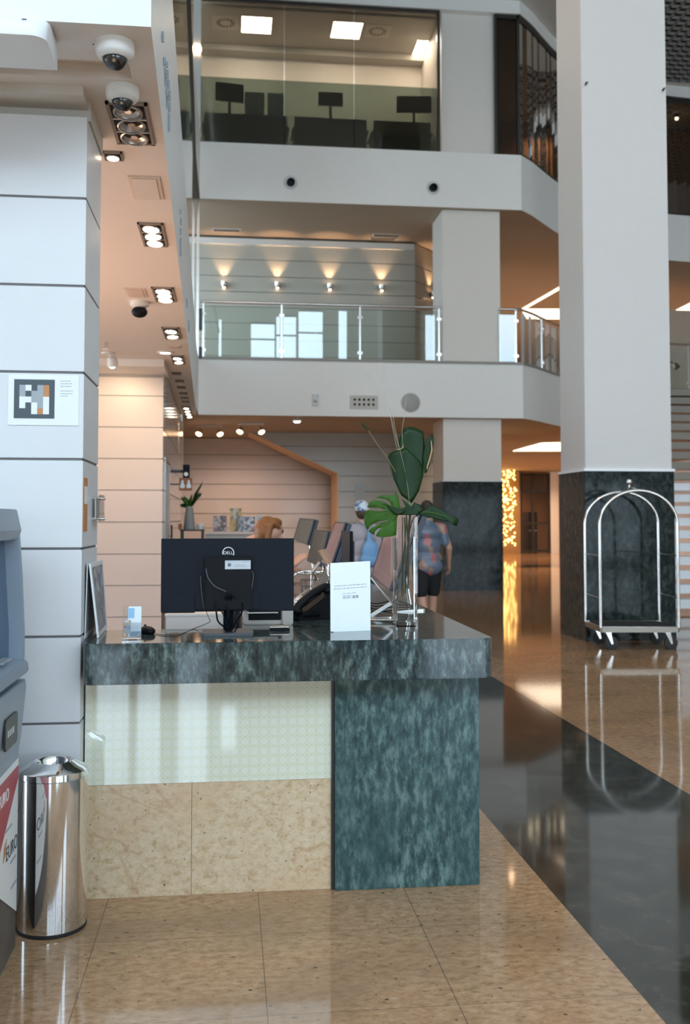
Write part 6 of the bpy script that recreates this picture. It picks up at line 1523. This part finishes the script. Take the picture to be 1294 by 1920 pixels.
# red-haired person at the counter
Wp = Vector((.12, 8.25, 0)); HC = at(507, 994, Y=8.2)
wt = thing('person', 'red-haired person in dark clothes bending over the counter behind the front monitor', 'person', (Wp.x, Wp.y, 0))
def w_(x, y, z): return Vector((x, y, z))
hx, hz = HC.x - Wp.x, HC.z
dirf = Vector((.75, -.25, -.62)).normalized()
face_c = Vector((hx + .015, -.02, hz))
Rf = Vector((0, 1, 0)).rotation_difference(dirf).to_matrix()
body = [('c', (-.08, .05, .95), .12, (.02, 0, 1.25), .12), ('e', (.02, 0, 1.25), (.13, .17, .13)), ('c', (.03, -.16, 1.34), .045, (.03, .16, 1.34), .045), ('c', (.05, 0, 1.36), .05, tuple(face_c + Vector((-.03, 0, -.03))), .05),
        ('e', tuple(face_c), (.070, .088, .105), Rf), ('e', tuple(face_c + dirf * .095), (.014, .014, .018)), ('e', tuple(face_c + dirf * .07 + Vector((0, 0, -.05))), (.028, .028, .022)), ('c', tuple(face_c + dirf * .086 + Vector((-.02, -.018, -.036))), .006, tuple(face_c + dirf * .086 + Vector((-.02, .018, -.036))), .006),
        ('e', tuple(face_c + Vector((-.01, -.072, .0))), (.016, .010, .026)), ('e', tuple(face_c + Vector((-.01, .072, .0))), (.016, .010, .026))]
for s in (-1, 1): body += [('c', (-.09, .09 * s, .95), .09, (-.10, .10 * s, .50), .058), ('c', (-.10, .10 * s, .50), .056, (-.12, .10 * s, .09), .036), ('c', (-.14, .10 * s, .05), .036, (.03, .10 * s, .03), .028)]
HH = at(563, 1056, Y=8.0); HHl = Vector((HH.x - Wp.x, HH.y - Wp.y, HH.z))
elb = Vector((HHl.x - .22, -.24, 1.14)); wrist = HHl + Vector((-.055, 0, -.015))
body += [('c', (.03, -.17, 1.33), .047, tuple(elb), .038), ('c', tuple(elb), .036, tuple(wrist), .024)] + hand_shapes(wrist, Vector((.7, 0, .7)), 1, .5, 1.0, Vector((-.6, -.6, .5)))
elb2 = Vector((.20, .24, 1.14)); wr2 = Vector((.40, .16, 1.13))
body += [('c', (.03, .17, 1.33), .047, tuple(elb2), .038), ('c', tuple(elb2), .036, tuple(wr2), .024)] + hand_shapes(wr2, Vector((1, -.1, -.1)), -1, .4, 1.0, Vector((0, 0, 1)))
blend('body', body, M_skin, wt, .0075, 2)
mj = mat('black_jacket', (.012, .012, .014), .8)
blend('jacket', [('c', (-.095, .05, .86), .150, (-.05, .03, 1.05), .148), ('c', (-.08, .05, .93), .145, (.02, 0, 1.24), .142), ('e', (.02, 0, 1.25), (.15, .19, .14)), ('c', (.03, -.17, 1.335), .062, (.03, .17, 1.335), .062), ('c', (.03, -.17, 1.33), .062, tuple(elb), .050), ('c', tuple(elb), .048, tuple(elb.lerp(wrist, .85)), .036), ('c', (.03, .17, 1.33), .062, tuple(elb2), .050), ('c', tuple(elb2), .048, tuple(elb2.lerp(wr2, .85)), .036)], mj, wt, .012, 3)
blend('trousers', [('e', (-.08, .03, .93), (.13, .17, .12))] + [x for s in (-1, 1) for x in (('c', (-.09, .09 * s, .93), .105, (-.10, .10 * s, .50), .075), ('c', (-.10, .10 * s, .50), .073, (-.12, .10 * s, .10), .055))], mat('charcoal_trousers', (.03, .03, .035), .8), wt, .012, 3)
fc = tuple(face_c)
blend('hair', [('e', (fc[0] - .040, fc[1], fc[2] + .032), (.092, .092, .085)), ('e', (fc[0] + .015, fc[1] - .02, fc[2] + .062), (.070, .075, .042)), ('c', (fc[0] + .02, fc[1] - .075, fc[2] + .06), .028, (fc[0] + .065, fc[1] - .07, fc[2] + .015), .010), ('e', (fc[0] - .075, fc[1], fc[2] - .02), (.075, .095, .10)), ('c', (fc[0] - .08, fc[1] - .03, fc[2]), .06, (fc[0] - .12, fc[1] - .05, fc[2] - .17), .035), ('c', (fc[0] - .08, fc[1] + .03, fc[2]), .06, (fc[0] - .12, fc[1] + .05, fc[2] - .17), .035), ('c', (fc[0] - .02, fc[1] - .07, fc[2] + .03), .03, (fc[0] - .035, fc[1] - .088, fc[2] - .07), .022)], mat('red_hair', (.20, .080, .020), .5, noise=.4, nscale=40), wt, .008, 2)
gl = thing('sunglasses_pair', 'brown sunglasses worn low on the red-haired person\'s face', 'glasses', (Wp.x + fc[0] + .09, Wp.y, fc[2] - .01))
for s in (-1, 1): put('lens', MB(True).sphere((0, .028 * s, 0), .022, 14, 8, (.25, 1, .8)), mat('brown_lens', (.10, .06, .03), .2), gl, world=False)
put('bridge', MB(True).tube([(0, -.01, .004), (.004, 0, .007), (0, .01, .004)], .002, 6), M_dark, gl, world=False)

# notices on the grey wall seen between the people
for (x0, y0, x1, y1, cols, lab) in ((666, 909, 683, 932, [(.45, .55, .60), (.30, .42, .50), (.55, .52, .48)], 'small pale blue notice on the grey wall above the capped person'), ):
    a = at(x0, y0, Y=24.97); b = at(x1, y1, Y=24.97)
    t = thing('wall_notice', lab, 'notice', ((a.x + b.x) / 2, 24.98, b.z))
    put('sheet', MB().box(a.x, b.x, 24.96, 24.985, b.z, a.z), mat('notice_blue', (.40, .52, .58), .4), t)
    put('picture', MB().box(lerp(a.x, b.x, .3), lerp(a.x, b.x, .75), 24.955, 24.96, lerp(b.z, a.z, .25), lerp(b.z, a.z, .75)), mat('notice_beige', (.52, .48, .42), .5), t)
